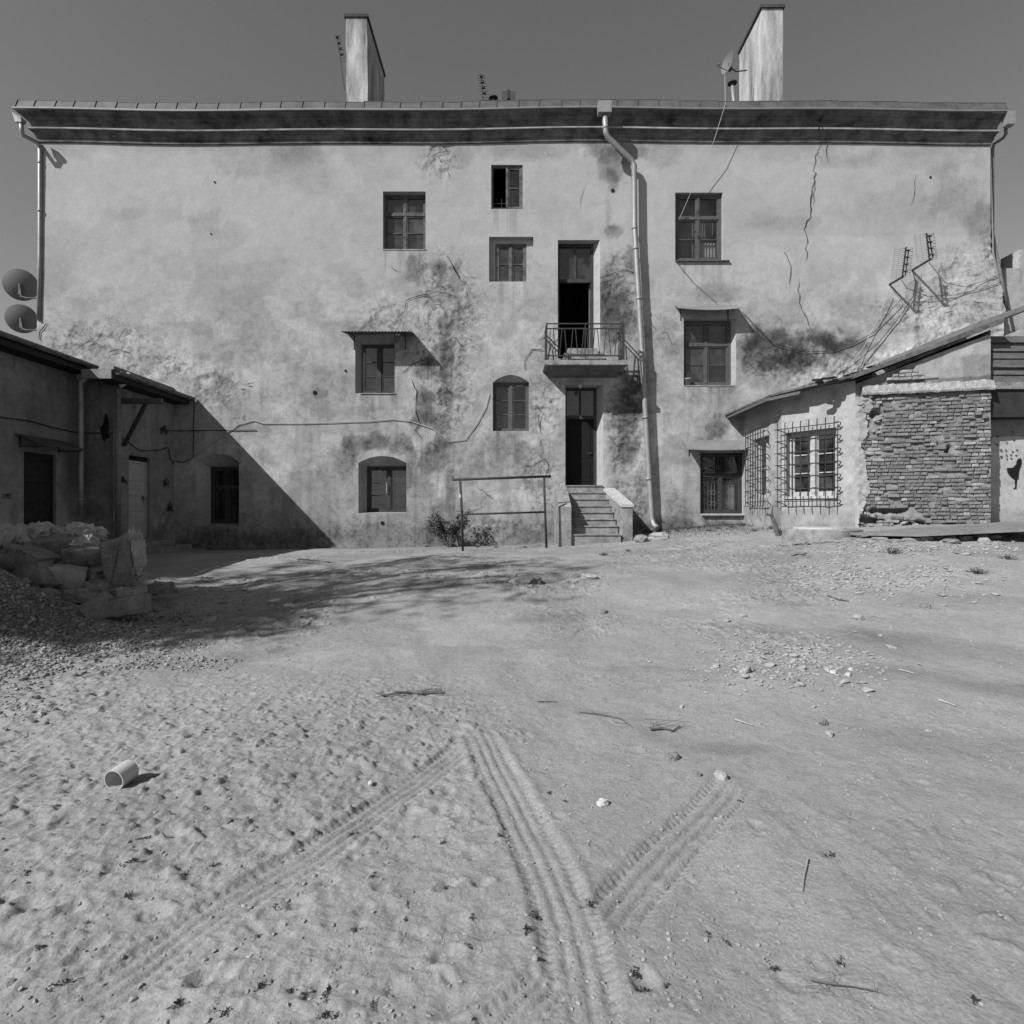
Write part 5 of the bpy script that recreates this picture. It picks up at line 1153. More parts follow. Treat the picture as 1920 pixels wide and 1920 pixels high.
# ------------------------------------------------------------------ antennas, dishes, wires
def antenna(u, v, dep, ue, top_v, label, tilt, wpx):
    b = at(u, v, D); e = Vector((b.x, D-dep, b.z)); t = thing('tv_antenna', label, 'antenna', (b.x, D, b.z), 'grid aerials on the facade')
    mb = MB(); mb.bar(b, e, .045, .045); mb.build('arm', M['iron'], t)
    mt = at(ue, top_v, D-dep+.06); mb = MB(); m0 = Vector((e.x, D-dep+.06, e.z-.04)); mb.bar(m0, mt, .030, .030); mb.bar(m0+Vector((.05,-.06,.06)), mt+Vector((.03,-.06,-.1)), .022, .022); mb.build('mast', M['iron'], t)
    h = (mt-m0).length
    for i in range(4):
        c = m0.lerp(mt, .18+.22*i)+Vector((0,-.10,0)); mb = MB()
        mb.bar(c+Vector((-.05,0,0)), c+Vector((.05,0,0)), .05, .03)
        mb.tube([c, c+Vector((-.13,-.01,.05))], .006, 4); mb.tube([c, c+Vector((-.13,-.01,-.05))], .006, 4); mb.tube([c, c+Vector((.13,-.01,.05))], .006, 4); mb.tube([c, c+Vector((.13,-.01,-.05))], .006, 4); mb.build('dipole', M['iron'], t)
    n = 15; wv = wpx/2*(D-dep)/F; sk = Vector((math.cos(tilt), .22, math.sin(tilt))).normalized()
    for i in range(n):
        c = m0.lerp(mt, .04+.94*i/(n-1))+Vector((-.02,.04,0)); mb = MB(); mb.tube([c-sk*wv*1.1, c+sk*wv], .0032, 4); mb.build('reflector_rod', M['iron_light'], t)
    for s_ in (-1.05,-.5,.5,.98):
        mb = MB(); mb.tube([m0.lerp(mt,.04)+Vector((-.02,.04,0))+sk*wv*s_, m0.lerp(mt,.98)+Vector((-.02,.04,0))+sk*wv*s_], .0032, 4); mb.build('reflector_rod', M['iron_light'], t)
    return e
e1 = antenna(1667.5, 534, .62, 1699, 463, 'grid aerial leaning on a wall arm, lower of the pair', .22, 42)
e2 = antenna(1710, 507, .78, 1737, 437, 'upright grid aerial on a wall arm, upper of the pair', .22, 46)
def wire(name, label, pts, r=.008, mat='wire', sagd=0):
    P_ = [Vector(p) for p in pts]; out = []
    for a, b in zip(P_[:-1], P_[1:]):
        for i in range(8): t = i/8; out.append(a.lerp(b, t)-Vector((0,0,sagd*4*t*(1-t))))
    out.append(P_[-1]); mb = MB(); mb.tube(out, r, 5); o = mb.build(name, M[mat], None, True); return tag(o, label, 'cable')
wire('aerial_cable', 'black cable sagging from the lower aerial towards the dark damp patch', [at(1672,536,D-.1), at(1690,560,D-.10), at(1672,580,D-.08), at(1640,622,D-.05), at(1600,645,D-.04), at(1560,658,D-.04), at(1510,660,D-.04), at(1450,645,D-.04), at(1392,585,D-.05)], .009)
wire('aerial_cable', 'thick cable dropping from the upper aerial to the lean-to roof', [at(1712,510,D-.1), at(1717,530,D-.08), at(1712,556,D-.06), at(1690,590,D-.05), at(1650,640,D-.06), at(1600,684,D-.15), at(1570,702,D-.4)], .011)
wire('aerial_cable', 'pale cable running from the lower aerial down to the lean-to roof', [at(1668,536,D-.2), at(1650,590,D-.12), at(1620,650,D-.12), at(1590,690,D-.2)], .008, 'conduit')
wire('aerial_cable', 'thin cable from the aerials sagging to the broken house corner', [e2+Vector((0,.1,-.05)), at(1772,530,D-.3), at(1810,538,D-.1), at(1850,525,D-.03), at(1877,514,D-.03)], .007)
wire('aerial_cable', 'lower thin cable from the aerials looping to the broken house corner', [e1+Vector((0,.1,-.05)), at(1700,540,D-.25), at(1740,556,D-.08), at(1790,553,D-.04), at(1840,542,D-.03), at(1880,528,D-.03)], .007)
wire('roof_cable', 'pale cable hanging from the roof dish to the upper right window', [at(1359,140,18.2), at(1360,196,D-.50), at(1338,266,D-.42), at(1300,350,D-.25), at(1273,413,D+.06)], .008, 'conduit')
wire('facade_cable', 'thin slack wire between the upper right window and its lower canopy', [at(1268,490,D-.06), at(1300,530,D-.04), at(1345,568,D-.05)], .006)
def dish(px, py, Y, dia, yaw, pitch, label, arm, par_y):
    c = at(px, py, Y); t = thing('satellite_dish', label, 'dish', c, 'satellite dishes'); n = 28; rings = 7; vv = [(0,0,0)]; ff = []
    R = Matrix.Rotation(yaw,4,'Z') @ Matrix.Rotation(pitch,4,'X')
    for r in range(1,rings+1):
        q = r/rings*dia/2
        for k in range(n): a = 2*math.pi*k/n; vv.append((q*math.cos(a)*.94, -.42*q*q/(dia), q*math.sin(a)))
    for k in range(n): ff.append((0,1+k,1+(k+1)%n))
    for r in range(rings-1):
        for k in range(n): ff.append((1+r*n+k,1+(r+1)*n+k,1+(r+1)*n+(k+1)%n,1+r*n+(k+1)%n))
    m0 = len(vv); vv += [(x,y+.012,z) for x,y,z in vv]; ff += [tuple(i+m0 for i in f[::-1]) for f in ff[:]]
    mb = MB(); mb.add([c+(R @ Vector(p)) for p in vv], ff); mb.build('reflector', M['dish'], t, True)
    mb = MB(); f0 = c+(R @ Vector((0,-.0,-dia*.40))); f1 = c+(R @ Vector((0,-dia*.62,-dia*.36))); mb.tube([c+(R @ Vector((0,.05,-.05))), f0+(R @ Vector((0,.03,0)))],.02,6); mb.tube([f0,f1],.012,6); mb.tube([f1+(R @ Vector((0,-.03,.02))), f1+(R @ Vector((0,.05,.10)))],.03,8); mb.build('feed_arm', M['pipe_dark'], t)
    mb = MB(); mb.tube([c+(R @ Vector((0,.04,-dia*.12)))]+[Vector(p) for p in arm],.022,8); mb.tube([c+(R @ Vector((0,.02,.0))), c+(R @ Vector((0,.06,-dia*.35)))],.05,6); mb.build('mount', M['iron_light'], t)
    return t
dish(38,533,D+.45,.92,math.pi+.55,-.12,'upper satellite dish on the left corner of the tenement',[at(40,556,D+.3),at(52,559,D+.25),at(76,559,D+.25)],0)
dish(40,597,D+.45,.84,math.pi+.6,-.12,'lower satellite dish on the left corner, below another dish',[at(42,616,D+.3),at(50,619,D+.25),at(78,619,D+.25)],0)
dish(1367,119,18.2,.62,math.radians(-72),-.1,'satellite dish mounted on the right roof chimney',[at(1374,130,18.35),at(1380,134,18.5),at(1400,132,18.7)],0)
def roof_antenna(px, py0, py1, Y, w_, label, tilt):
    a = at(px, py0, Y); b = at(px+tilt, py1, Y); t = thing('roof_antenna', label, 'antenna', a, 'grid aerials behind the eaves')
    mb = MB(); mb.bar(a-Vector((0,0,.9)), b, .03, .03); mb.build('mast', M['iron'], t)
    for i in range(10):
        c = a.lerp(b, .10+.88*i/9); mb = MB(); mb.tube([c-Vector((w_/2,0,0)), c+Vector((w_/2,.05,.02))], .006, 4); mb.build('reflector_rod', M['iron'], t)
    for i in range(4):
        c = a.lerp(b, .3+.2*i)+Vector((0,-.06,0)); mb = MB(); mb.box(c.x-.05,c.x+.05,c.y-.03,c.y+.03,c.z-.03,c.z+.03); mb.build('dipole', M['iron'], t)
roof_antenna(911,192,140,18.0,.26,'narrow grid aerial leaning above the middle of the eaves',-9)
roof_antenna(954,193,171,18.2,.42,'short square grid aerial beside a roof vent cowl',0)
roof_antenna(646,120,66,20.6,.16,'grid aerial behind the left chimney',-14)
def cowl(px, py, Y, label, lean=0):
    c = at(px, py, Y); t = thing('roof_vent', label, 'vent pipe', c)
    mb = MB(); mb.tube([c-Vector((-lean*2,0,1.3)), c],[.055,.05],10); mb.build('vent_tube', M['pipe'], t, True)
    mb = MB(); mb.tube([c+Vector((0,0,.02)), c+Vector((0,0,.05)), c+Vector((0,0,.11))],[.14,.14,.02],14); mb.build('vent_cap', M['iron'], t)
cowl(925,186,18.0,'small roof vent with a flat cap above the eaves'); cowl(1373,158,18.0,'leaning roof vent pipe beside the right chimney',.05)
# ------------------------------------------------------------------ carpet beating frame
pl = gpt(864,1034); pr_ = gpt(1024,1029)
Yl, Yr = pl.y, pr_.y
rack = thing('carpet_rack', 'dark steel carpet beating frame standing before the plaster wall', 'carpet rack', ((pl.x+pr_.x)/2, (Yl+Yr)/2, pl.z))
mb = MB(); mb.tube([Vector((fx(868,Yl),Yl,pl.z-.15)), at(866,964,Yl), at(863,902,Yl)], .030, 10); mb.build('post', M['iron'], rack, True)
mb = MB(); mb.tube([Vector((fx(1025,Yr),Yr,pr_.z-.15)), at(1022,960,Yr), at(1020,896,Yr)], .030, 10); mb.build('post', M['iron'], rack, True)
mb = MB(); mb.tube([at(849,899.5,Yl), at(1033,893,Yr+.1)], .034, 10); mb.build('rail', M['iron'], rack, True)
mb = MB(); mb.tube([at(866,964.5,Yl), at(1022,960,Yr)], .026, 10); mb.build('rail', M['iron'], rack, True)
mb = MB(); c = at(863.5,930,Yl); mb.tube([c-Vector((0,0,.04)), c+Vector((0,0,.04))], .0325, 10); mb.build('tape', M['chalk'], rack)
# ------------------------------------------------------------------ rubble heap
def block_mesh(name, sx, sy, sz, seed, npts=16, bev=.05):
    import bmesh
    r = random.Random(seed); bm = bmesh.new()
    for i in range(8):
        c = Vector(((1 if i & 1 else -1), (1 if i & 2 else -1), (1 if i & 4 else -1)))
        bm.verts.new((c.x*sx*r.uniform(.72,1.0), c.y*sy*r.uniform(.72,1.0), c.z*sz*r.uniform(.70,1.0)))
        if r.random() < .6: bm.verts.new((c.x*sx*r.uniform(.35,.8), c.y*sy*r.uniform(.8,1.0), c.z*sz*r.uniform(.8,1.02)))
    res = bmesh.ops.convex_hull(bm, input=bm.verts[:]); bmesh.ops.delete(bm, geom=[g for g in res['geom_interior'] if isinstance(g, bmesh.types.BMVert)], context='VERTS')
    bmesh.ops.bevel(bm, geom=bm.edges[:], offset=min(sx,sz)*.17, segments=3, affect='EDGES', profile=.6, clamp_overlap=True)
    bmesh.ops.subdivide_edges(bm, edges=[e for e in bm.edges if e.calc_length() > .05], cuts=3, use_grid_fill=True); bmesh.ops.triangulate(bm, faces=bm.faces[:])
    bm.normal_update()
    for v in bm.verts: v.co += v.normal*(mnoise.noise(v.co*7+Vector((seed,0,0)))*.030 + mnoise.noise(v.co*20+Vector((0,seed,0)))*.012)
    me = bpy.data.meshes.new(name); bm.to_mesh(me); bm.free(); return me
ST = [ (62,1050,75,36,8.2,-.42,'stone','long dark stone block tilted across the rubble heap'), (103,1024,66,30,8.8,.08,'stone','broad flat stone on top of the rubble heap under the sack'),
 (112,1063,56,24,8.45,-.12,'stone','dark narrow stone wedged behind the pale block'), (160,1046,62,32,8.3,-.14,'stone','rounded oblong stone beside the leaning slab'),
 (132,1081,58,36,7.95,-.12,'stone_pale','pale squarish stone block in the rubble heap'), (67,1088,60,48,7.7,.5,'stone','angular stone tipped on its corner above the gravel'),
 (180,1081,46,30,8.15,-.08,'stone','stone block at the foot of the leaning slab'), (188,1099,40,20,7.9,-.1,'stone','small stone below the leaning slab'),
 (44,1035,52,26,8.9,-.1,'stone','dark stone beneath the pale sacks'), (86,1121,48,26,7.45,-.2,'stone','stone half sunk at the edge of the gravel heap'),
 (172,1118,84,24,7.7,-.04,'stone','long low stone with pale scratches at the heap foot'), (188,1139,52,38,7.25,.6,'stone','rounded leaning boulder with pale edge beside the flat topped boulder'),
 (238,1136,68,32,7.3,.12,'stone','flat topped boulder at the foot of the rubble'), (247,1114,38,22,7.65,.1,'stone_pale','light stone lying behind the flat topped boulder'), (15,1058,48,28,8.3,-.1,'stone','dark stone at the outer end of the rubble'),
 (300,1103,40,18,8.4,.1,'stone','dark clod of masonry on the shaded ground') ]
for i, (px, py, w_, h_, Y, tl, mt, lb) in enumerate(ST):
    c = at(px, py, Y); sx = w_/2*Y/F*1.08; sz = h_/2*Y/F*1.05
    me = block_mesh('rubble_stone', sx*1.04, max(sx*.75,.12), sz*1.12, 40+i*3); o = link('rubble_stone', me, M[mt], None, True)
    zz = c.z
    o.location = (c.x, c.y, zz); o.rotation_euler = (.15*math.sin(i*2.3), -tl, .5*math.sin(i*1.9)); tag(o, lb, 'stone', 'stones of the rubble heap')
me = block_mesh('stone_slab', .19, .08, .43, 79); o = link('stone_slab', me, M['stone'], None, True); c = at(222,1062,8.0); o.location = c; o.rotation_euler = (.18,-.10,.5); tag(o, 'upright flat stone slab leaning against the rubble heap', 'slab')
def sack(px, py, w_, h_, Y, seed, lb):
    import bmesh
    c = at(px, py, Y); bm = bmesh.new(); bmesh.ops.create_icosphere(bm, subdivisions=5, radius=1); sx = w_/2*Y/F; sz = h_/2*Y/F
    for v in bm.verts:
        p = v.co.copy(); q = Vector((p.x*sx*1.05, p.y*max(.25,sx*.7), p.z*sz*1.05))
        r1 = 1-abs(mnoise.noise(Vector((p.x*1.6+seed,p.y*1.6,p.z*1.1)))*2); r2_ = 1-abs(mnoise.noise(Vector((p.x*3.1,p.y*3.1+seed,p.z*2.0)))*2)
        r3 = 1-abs(mnoise.noise(Vector((p.x*6+seed,p.y*4,p.z*3)))*2); q *= .62+.36*r1**3+.20*r2_**2+.07*r3**3; v.co = q
    me = bpy.data.meshes.new('sack'); bm.to_mesh(me); bm.free(); o = link('woven_sack', me, M['sack'], None, True); o.location = c; tag(o, lb, 'sack', 'torn sacks on the rubble')
sack(18,1012,76,60,9.0,1.3,'crumpled pale sack at the outer end of the rubble'); sack(72,1004,84,46,9.3,4.4,'ridged pale sack slumped between two others on the rubble'); sack(150,1003,92,44,9.2,7.9,'wide crumpled pale sack on the rubble beside the slab')
sack(162,1022,34,40,8.75,11.2,'torn strip of pale sacking hanging over the stones'); sack(252,1040,26,90,8.3,15.1,'rag of pale sacking hanging behind the leaning slab')
rq = random.Random(17); frag = []
# gravel spread and loose pebbles
ICO = None
def scatter(name, mat, pts, label=None, cat=None):
    """pts: x,y,z,size,flat ; one joined mesh of faceted pebbles"""
    t = (1+5**.5)/2; iv = np.array([(-1,t,0),(1,t,0),(-1,-t,0),(1,-t,0),(0,-1,t),(0,1,t),(0,-1,-t),(0,1,-t),(t,0,-1),(t,0,1),(-t,0,-1),(-t,0,1)])/1.9
    fi = np.array([(0,11,5),(0,5,1),(0,1,7),(0,7,10),(0,10,11),(1,5,9),(5,11,4),(11,10,2),(10,7,6),(7,1,8),(3,9,4),(3,4,2),(3,2,6),(3,6,8),(3,8,9),(4,9,5),(2,4,11),(6,2,10),(8,6,7),(9,8,1)])
    n = len(pts); P_ = np.array(pts); R3 = np.random.default_rng(len(pts))
    sc_ = P_[:,3][:,None]*R3.uniform(.6,1.25,(n,3)); sc_[:,2] *= P_[:,4]
    V = iv[None]*sc_[:,None,:]*R3.uniform(.75,1.2,(n,12,1))
    a = R3.uniform(0,6.28,n); c, s = np.cos(a)[:,None], np.sin(a)[:,None]; X = V[...,0]*c-V[...,1]*s; Y = V[...,0]*s+V[...,1]*c
    ti = R3.normal(0,.35,n)[:,None]; Z = V[...,2]+X*ti*.6
    V = np.stack([X,Y,Z],-1)+P_[:,None,:3]; Fc = (fi[None]+12*np.arange(n)[:,None,None]).reshape(-1,3)
    me = np_mesh(name, V.reshape(-1,3), Fc, False); set_col(me, np.repeat(np.clip(R3.normal(.36,.13,n),.12,.75),12), 0); o = link(name, me, M[mat]); o['kind'] = 'stuff'
    if label: tag(o, label, cat)
    return o
rg_ = random.Random(50); pts = []
while len(pts) < 14500:
    x = rg_.uniform(-9.2,-2.6); y = rg_.uniform(3.6,8.7)
    d = math.exp(-((x+6.3)/2.1)**2-((y-6.0)/1.45)**2) + .35*(float(vnoise(x*1.6,y*1.6,5))-.5)
    if x < -1.05*y-.6: continue
    if rg_.random() < min(1, max(0,(d-.12)*1.7)): s_ = (.007+.014*rg_.random()**1.6)*(1.7 if rg_.random() < .10 else 1); pts.append((x,y,hz(x,y)+s_*.3,s_,.7))
scatter('gravel', 'gravel', pts, 'heap of coarse grey gravel spilling onto the sand', 'gravel')
pts = []
for i in range(260):
    x = rq.gauss(-6.6,.75); y = rq.gauss(8.2,.55); s_ = rq.uniform(.025,.075); pts.append((x,y,hz(x,y)+s_*.2,s_,.7))
for i in range(60):
    c = gpt(rq.uniform(250,480), rq.uniform(1080,1180)); s_ = rq.uniform(.012,.04); pts.append((c.x,c.y,hz(c.x,c.y)+s_*.2,s_,.7))
scatter('rubble_fragments', 'stone', pts, 'small broken fragments lying among the rubble stones', 'rubble')
pts = []
for i in range(8000):
    y = 1.5+10.5*rg_.random()**1.5; x = rg_.uniform(-.95,.95)*y
    if float(vnoise(x*.9,y*.9,8)) + .3*float(vnoise(x*4,y*4,9)) < .62 and rg_.random() < .8: continue
    s_ = (.002+.007*rg_.random()**2.5)*(1+.12*y); pts.append((x,y,hz(x,y)+s_*.15,s_,.6))
scatter('soil_clods', 'clod', pts, 'small crumbs of soil strewn over the yard', 'clods')
pts = []
for i in range(2300):
    k = rg_.random()
    if k < .5: c = gpt(rg_.gauss(1650,110), rg_.gauss(1085,17))
    elif k < .75: c = gpt(rg_.gauss(1470,95), rg_.gauss(1245,28))
    else:
        c = gpt(rg_.uniform(1560,1915), rg_.gauss(1028,8))
    s_ = rg_.uniform(.006,.022)*(1.0+.05*c.y)*(2.0 if rg_.random() < .06 else 1); pts.append((c.x,c.y,hz(c.x,c.y)+s_*.2,s_,.5))
for i in range(900):
    y = 1.5+7*rg_.random()**1.3; x = rg_.uniform(-.9,.9)*y; s_ = .0022+.004*rg_.random()**3; pts.append((x,y,hz(x,y)+s_*.3,s_,.6))
scatter('rubble_chips', 'stone_pale', pts, 'pale chips of plaster and stone strewn over the yard', 'chips')
# single stones on the yard
SG = [(1392,1152,16,8,'stone_pale','flat pale stone on the open ground beside a greyer lump'),(1363,1162,16,8,'stone_pale','small pale lump beside the flat pale stone'),(1608,1158,20,13,'stone_pale','pale wedge shaped stone on the sand near the darker soil'),
 (1542,1348,18,16,'stone','dark upright stone chunk in the sand'),(1555,1368,18,12,'stone_pale','light stone chunk leaning by the dark one'),(1352,1450,26,20,'stone_pale','pale faceted stone at the end of the tyre track'),(1262,1414,24,18,'stone','grey stone chunk near the middle tyre tracks'),
 (1310,1451,14,10,'stone','small dark stone near the pale faceted stone'),(1735,1133,18,10,'stone','dark half buried stone below the chips'),(1130,1502,24,14,'chalk','white crumpled lump of plaster in the sand'),(695,1471,12,8,'chalk','small white plaster crumb near the left track'),
 (1562,1264,12,9,'chalk','small white stone in a loose cluster of three'),(1590,1268,13,9,'chalk','white stone in a loose cluster of three, larger'),(1595,1258,10,7,'chalk','tiny white stone in a loose cluster of three'),(1740,1367,13,6,'stone_pale','flat light pebble on the dusty ground'),
 (250,1864,16,10,'stone_pale','smooth pebble beside the long left track'),(382,1920,10,8,'stone_pale','pebble at the near end of the left sand'),(1003,1800,12,12,'stone_pale','round pebble beside the central track'),(1133,1148,16,9,'stone','dark angular chip on the crest of the yard'),
 (428,1550,16,9,'stone','dark stone in the trampled sand'),(22,1840,18,11,'stone','dark stone at the edge of the trampled sand'),(985,1090,70,26,'stone','earth covered stone in the shallow scarp'),(1105,1082,36,14,'stone_pale','broken stone at the rim of the shallow scarp'),
 (1440,1226,26,10,'stone','dark slab fragment in the rubble patch'),(1395,1255,30,18,'stone_pale','light rubble lump with crumbling edge'),(1490,1277,20,12,'stone','dark rubble lump beside the white stones'),(1340,1146,0,0,'',''),
 (1202,1009,34,18,'stone','stone kerb piece under the drainpipe beside the steps'),(1236,1004,38,17,'stone_pale','rough stone block below the drainpipe outlet'),(1498,1038,30,8,'stone','flat brick sized stone by the verge'),(1780,1013,34,12,'stone','broken brick fragment below the wooden board'),(1845,1013,20,12,'stone_pale','pale broken block below the wooden board')]
for i, (px, py, w_, h_, mt, lb) in enumerate(SG):
    if not lb: continue
    c = gpt(px, py+h_*.35); sx = w_/2*c.y/F; sz = max(h_/2*c.y/F*1.1, .006)
    me = rock_mesh('loose_stone', sx, sx*.75, sz, 140+i*5, 3, .26, .4, 1.8); o = link('loose_stone', me, M[mt], None, False); o.location = (c.x, c.y, hz(c.x,c.y)+sz*.35); o.rotation_euler = (0,0,i*1.1); tag(o, lb, 'stone')
# cut piece of plastic pipe in the foreground
c = gpt(217,1488); c = Vector((c.x, c.y+.03, hz(c.x,c.y))); ro, ri, ln = .060, .055, .115
t = Matrix.Translation((c.x, c.y+.02, c.z+.055)) @ Matrix.Rotation(math.radians(-8),4,'Z') @ Matrix.Rotation(math.radians(90+6),4,'X')
n = 40; vv = []; ff = []
for z_ in (-ln/2, ln/2):
    for rr_ in (ro, ri):
        for k in range(n): a = 2*math.pi*k/n; vv.append((rr_*math.cos(a), rr_*math.sin(a), z_))
for k in range(n):
    j = (k+1) % n; ff += [(k,j,2*n+j,2*n+k),(n+j,n+k,3*n+k,3*n+j),(j,k,n+k,n+j),(2*n+k,2*n+j,3*n+j,3*n+k)]
mb = MB(); mb.add([t @ Vector(p) for p in vv], ff); o = mb.build('pipe_offcut', M['plastic'], None); tag(o, 'short white plastic pipe offcut lying on the sand', 'pipe')
# boards and the concrete cover by the brick front
def P3(px, py, Y): return at(px, py, Y)
bd = thing('wooden_board', 'long grey wooden panel lying on the ground before the brick wall', 'board', gpt(1760,998))
q0, q1, q2, q3 = P3(1592,998.5,11.6), P3(1722,1001,10.7), P3(1990,988,10.0), P3(1870,979,11.7)
for k in range(2):
    a0, a1 = k/2+.004, (k+1)/2-.004
    qa, qb, qc, qd = q1.lerp(q0,a0), q2.lerp(q3,a0), q2.lerp(q3,a1), q1.lerp(q0,a1); th = Vector((0,0,.05))
    mb = MB(); mb.add([qa,qb,qc,qd,qa-th,qb-th,qc-th,qd-th],[(0,1,2,3),(7,6,5,4),(1,0,4,5),(2,1,5,6),(3,2,6,7),(0,3,7,4)]); mb.build('plank', M['board'], bd)
cc = at(1540,993,12.35); mb = MB(); rad = .76
mb.tube([(cc.x,cc.y,.7),(cc.x,cc.y,cc.z),(cc.x,cc.y,cc.z+.02)],[rad,rad,rad-.03],36); cv = mb.build('well_cover', M['concrete'], None); tag(cv, 'round pale concrete well cover below the barred windows', 'well cover')
mb = MB(); mb.tube([(cc.x-.1,cc.y-.1,cc.z+.021),(cc.x-.1,cc.y-.1,cc.z+.055)],[.50,.48],28); mb.build('lid', M['concrete_pale'], cv)
# kerb of rough stone in front of it
kb = thing('stone_verge', 'low rough stone verge in front of the wooden board', 'verge', gpt(1640,1020))
rv = random.Random(2)
for i in range(16):
    c = gpt(1470+i*26+rv.uniform(-5,5), 1022-i*.9+rv.uniform(-2,2)); sx = rv.uniform(.11,.17)*c.y/10; me = rock_mesh('verge_stone', sx, sx*.7, rv.uniform(.035,.06), 300+i, 3, .2, .6, 1.6); o = link('verge_stone', me, M['concrete'], kb); o.location = (c.x, c.y, hz(c.x,c.y)+.01)
# ------------------------------------------------------------------ twigs and scraps
def twig(pix, r, label, mat='twig', lift=.012, fork=0, seed=0):
    rr_ = random.Random(seed); P_ = [gpt(a, b) for a, b in pix]; P_ = [Vector((p.x,p.y,hz(p.x,p.y)+lift)) for p in P_]; mb = MB(); n = len(P_); r *= .62; mb.tube(P_, [r*(1-.5*i/(n-1)) for i in range(n)], 6)
    for i in range(fork):
        k = rr_.randrange(n-1); s = P_[k].lerp(P_[k+1], rr_.random()); mb.tube([s, s+Vector((rr_.uniform(-.14,.14),rr_.uniform(-.10,.10),rr_.uniform(.0,.05))), s+Vector((rr_.uniform(-.22,.22),rr_.uniform(-.16,.16),rr_.uniform(.0,.06)))], [r*.35,r*.25,r*.12], 4)
    o = mb.build('fallen_twig', M[mat], None); return tag(o, label, 'twig')
twig([(718,1312),(755,1306),(790,1304),(832,1303)], .016, 'dead forked branch lying on the sand', fork=14, seed=1)
twig([(1552,1115),(1572,1121),(1592,1123)], .02, 'dark stick lying near the pale chips')
twig([(1378,1346),(1395,1351),(1412,1356)], .010, 'pale stick on the sand near the stone chunk', 'conduit'); twig([(1686,1263),(1700,1268),(1714,1272)], .012, 'short pale lath beside the darker soil', 'conduit'); twig([(1760,1317),(1778,1322),(1792,1326)], .013, 'light lath on the dusty ground', 'conduit'); twig([(1484,1087),(1505,1087)], .014, 'pale stick near the crest', 'conduit')
twig([(1515,1612),(1508,1640),(1504,1672)], .006, 'thin pale stalk in the smooth sand', 'conduit', fork=2, seed=3)
twig([(1520,1842),(1560,1852),(1600,1858),(1642,1866)], .004, 'bundle of thin dark stems in the smooth sand', fork=9, seed=4)
twig([(1008,1319),(1045,1316)], .008, 'short dark twig on the sand'); twig([(1085,1335),(1125,1338),(1165,1345),(1185,1362)], .007, 'thin curved dark twig on the sand', fork=4, seed=5)
twig([(1220,1362),(1245,1358),(1262,1364),(1275,1354)], .014, 'curled dark scrap of bark on the sand', fork=5, seed=6)
twig([(560,1052),(590,1052),(620,1054)], .02, 'dark branch at the edge of the tree shade', fork=3, seed=7)
# ------------------------------------------------------------------ plants
def tuft_mesh(name, n, h, sp, seed, wd=.006, leafy=False):
    r = random.Random(seed); mb = MB()
    for i in range(n):
        a = r.uniform(0,6.28); l = h*r.uniform(.4,1); o = sp*r.random()**.7; d = Vector((math.cos(a),math.sin(a),0)); b = d*o*.6; t_ = b+d*o*.9+Vector((r.uniform(-.3,.3)*h,r.uniform(-.3,.3)*h,l)); m_ = b.lerp(t_,.55)+Vector((0,0,l*.12)); s = d.cross(Vector((0,0,1)))*wd
        mb.add([b-s,b+s,m_+s*.8,m_-s*.8,t_], [(0,1,2,3),(3,2,4)])
        if leafy:
            for k in range(3):
                c = b.lerp(t_, r.uniform(.3,1)); e = Vector((r.uniform(-1,1),r.uniform(-1,1),r.uniform(-.4,.8))).normalized(); f = e.cross(Vector((r.uniform(-1,1),r.uniform(-1,1),.3))).normalized(); ll = h*r.uniform(.10,.2)
                mb.add([c, c+e*ll*.5+f*ll*.3, c+e*ll, c+e*ll*.5-f*ll*.3], [(0,1,2,3)])
    me = bpy.data.meshes.new(name); me.from_pydata(mb.v, [], mb.f); me.update(); return me
def scrap_mesh(seed):
    r = random.Random(seed); mb = MB(); cl = [(r.gauss(0,.030), r.gauss(0,.014)) for _ in range(4)]
    for i in range(75):
        a, b = r.choice(cl); c = Vector((a+r.gauss(0,.012), b+r.gauss(0,.008), abs(r.gauss(0,.006)))); d = Vector((r.uniform(-1,1),r.uniform(-1,1),r.uniform(-.2,.6))).normalized(); f = d.cross(Vector((r.uniform(-1,1),r.uniform(-1,1),1))).normalized(); l = r.uniform(.006,.018)
        mb.add([c, c+d*l*.5+f*l*.3, c+d*l, c+d*l*.5-f*l*.3], [(0,1,2,3)])
    me = bpy.data.meshes.new('weed'); me.from_pydata(mb.v, [], mb.f); me.update(); return me
WM = [scrap_mesh(60+i) for i in range(4)]
WP = [(350,1645),(405,1628),(250,1635),(665,1555),(830,1570),(935,1562),(765,1692),(885,1720),(670,1745),(760,1720),(845,1660),(700,1640),(480,1750),(990,1755),(880,1775),(570,1875),(420,1895),(325,1890),(615,1865),(500,1840),(550,1855),(245,1690),(270,1580),(52,1655),(160,1740),(70,1785),(120,1850),(1330,1748),(1450,1808),(1250,1853),(1365,1770),(1555,1602),(1578,1803),(1190,1825),(1205,1865),(1390,1497),(1060,1500),(1830,1880),(700,1890),(620,1910),(1100,1690),(1000,1712),(515,1700),(780,1560),(850,1545),(1030,1480)]
rw = random.Random(70)
for i, (px, py) in enumerate(WP):
    c = gpt(px, py); o = bpy.data.objects.new('sand_weed', WM[i % 4])
    if not WM[i % 4].materials: WM[i % 4].materials.append(M['weed'])
    COL.objects.link(o); o.location = (c.x, c.y, hz(c.x,c.y)+.001); s = rw.uniform(.32,.66); o.scale = (s,s,s); o.rotation_euler = (0,0,rw.uniform(0,6)); tag(o, 'tiny dark withered weed tuft in the loose sand', 'weed', 'withered weed tufts in the sand')
GM = [tuft_mesh('grass', 60, .16, .14, 80+i, .005) for i in range(3)]
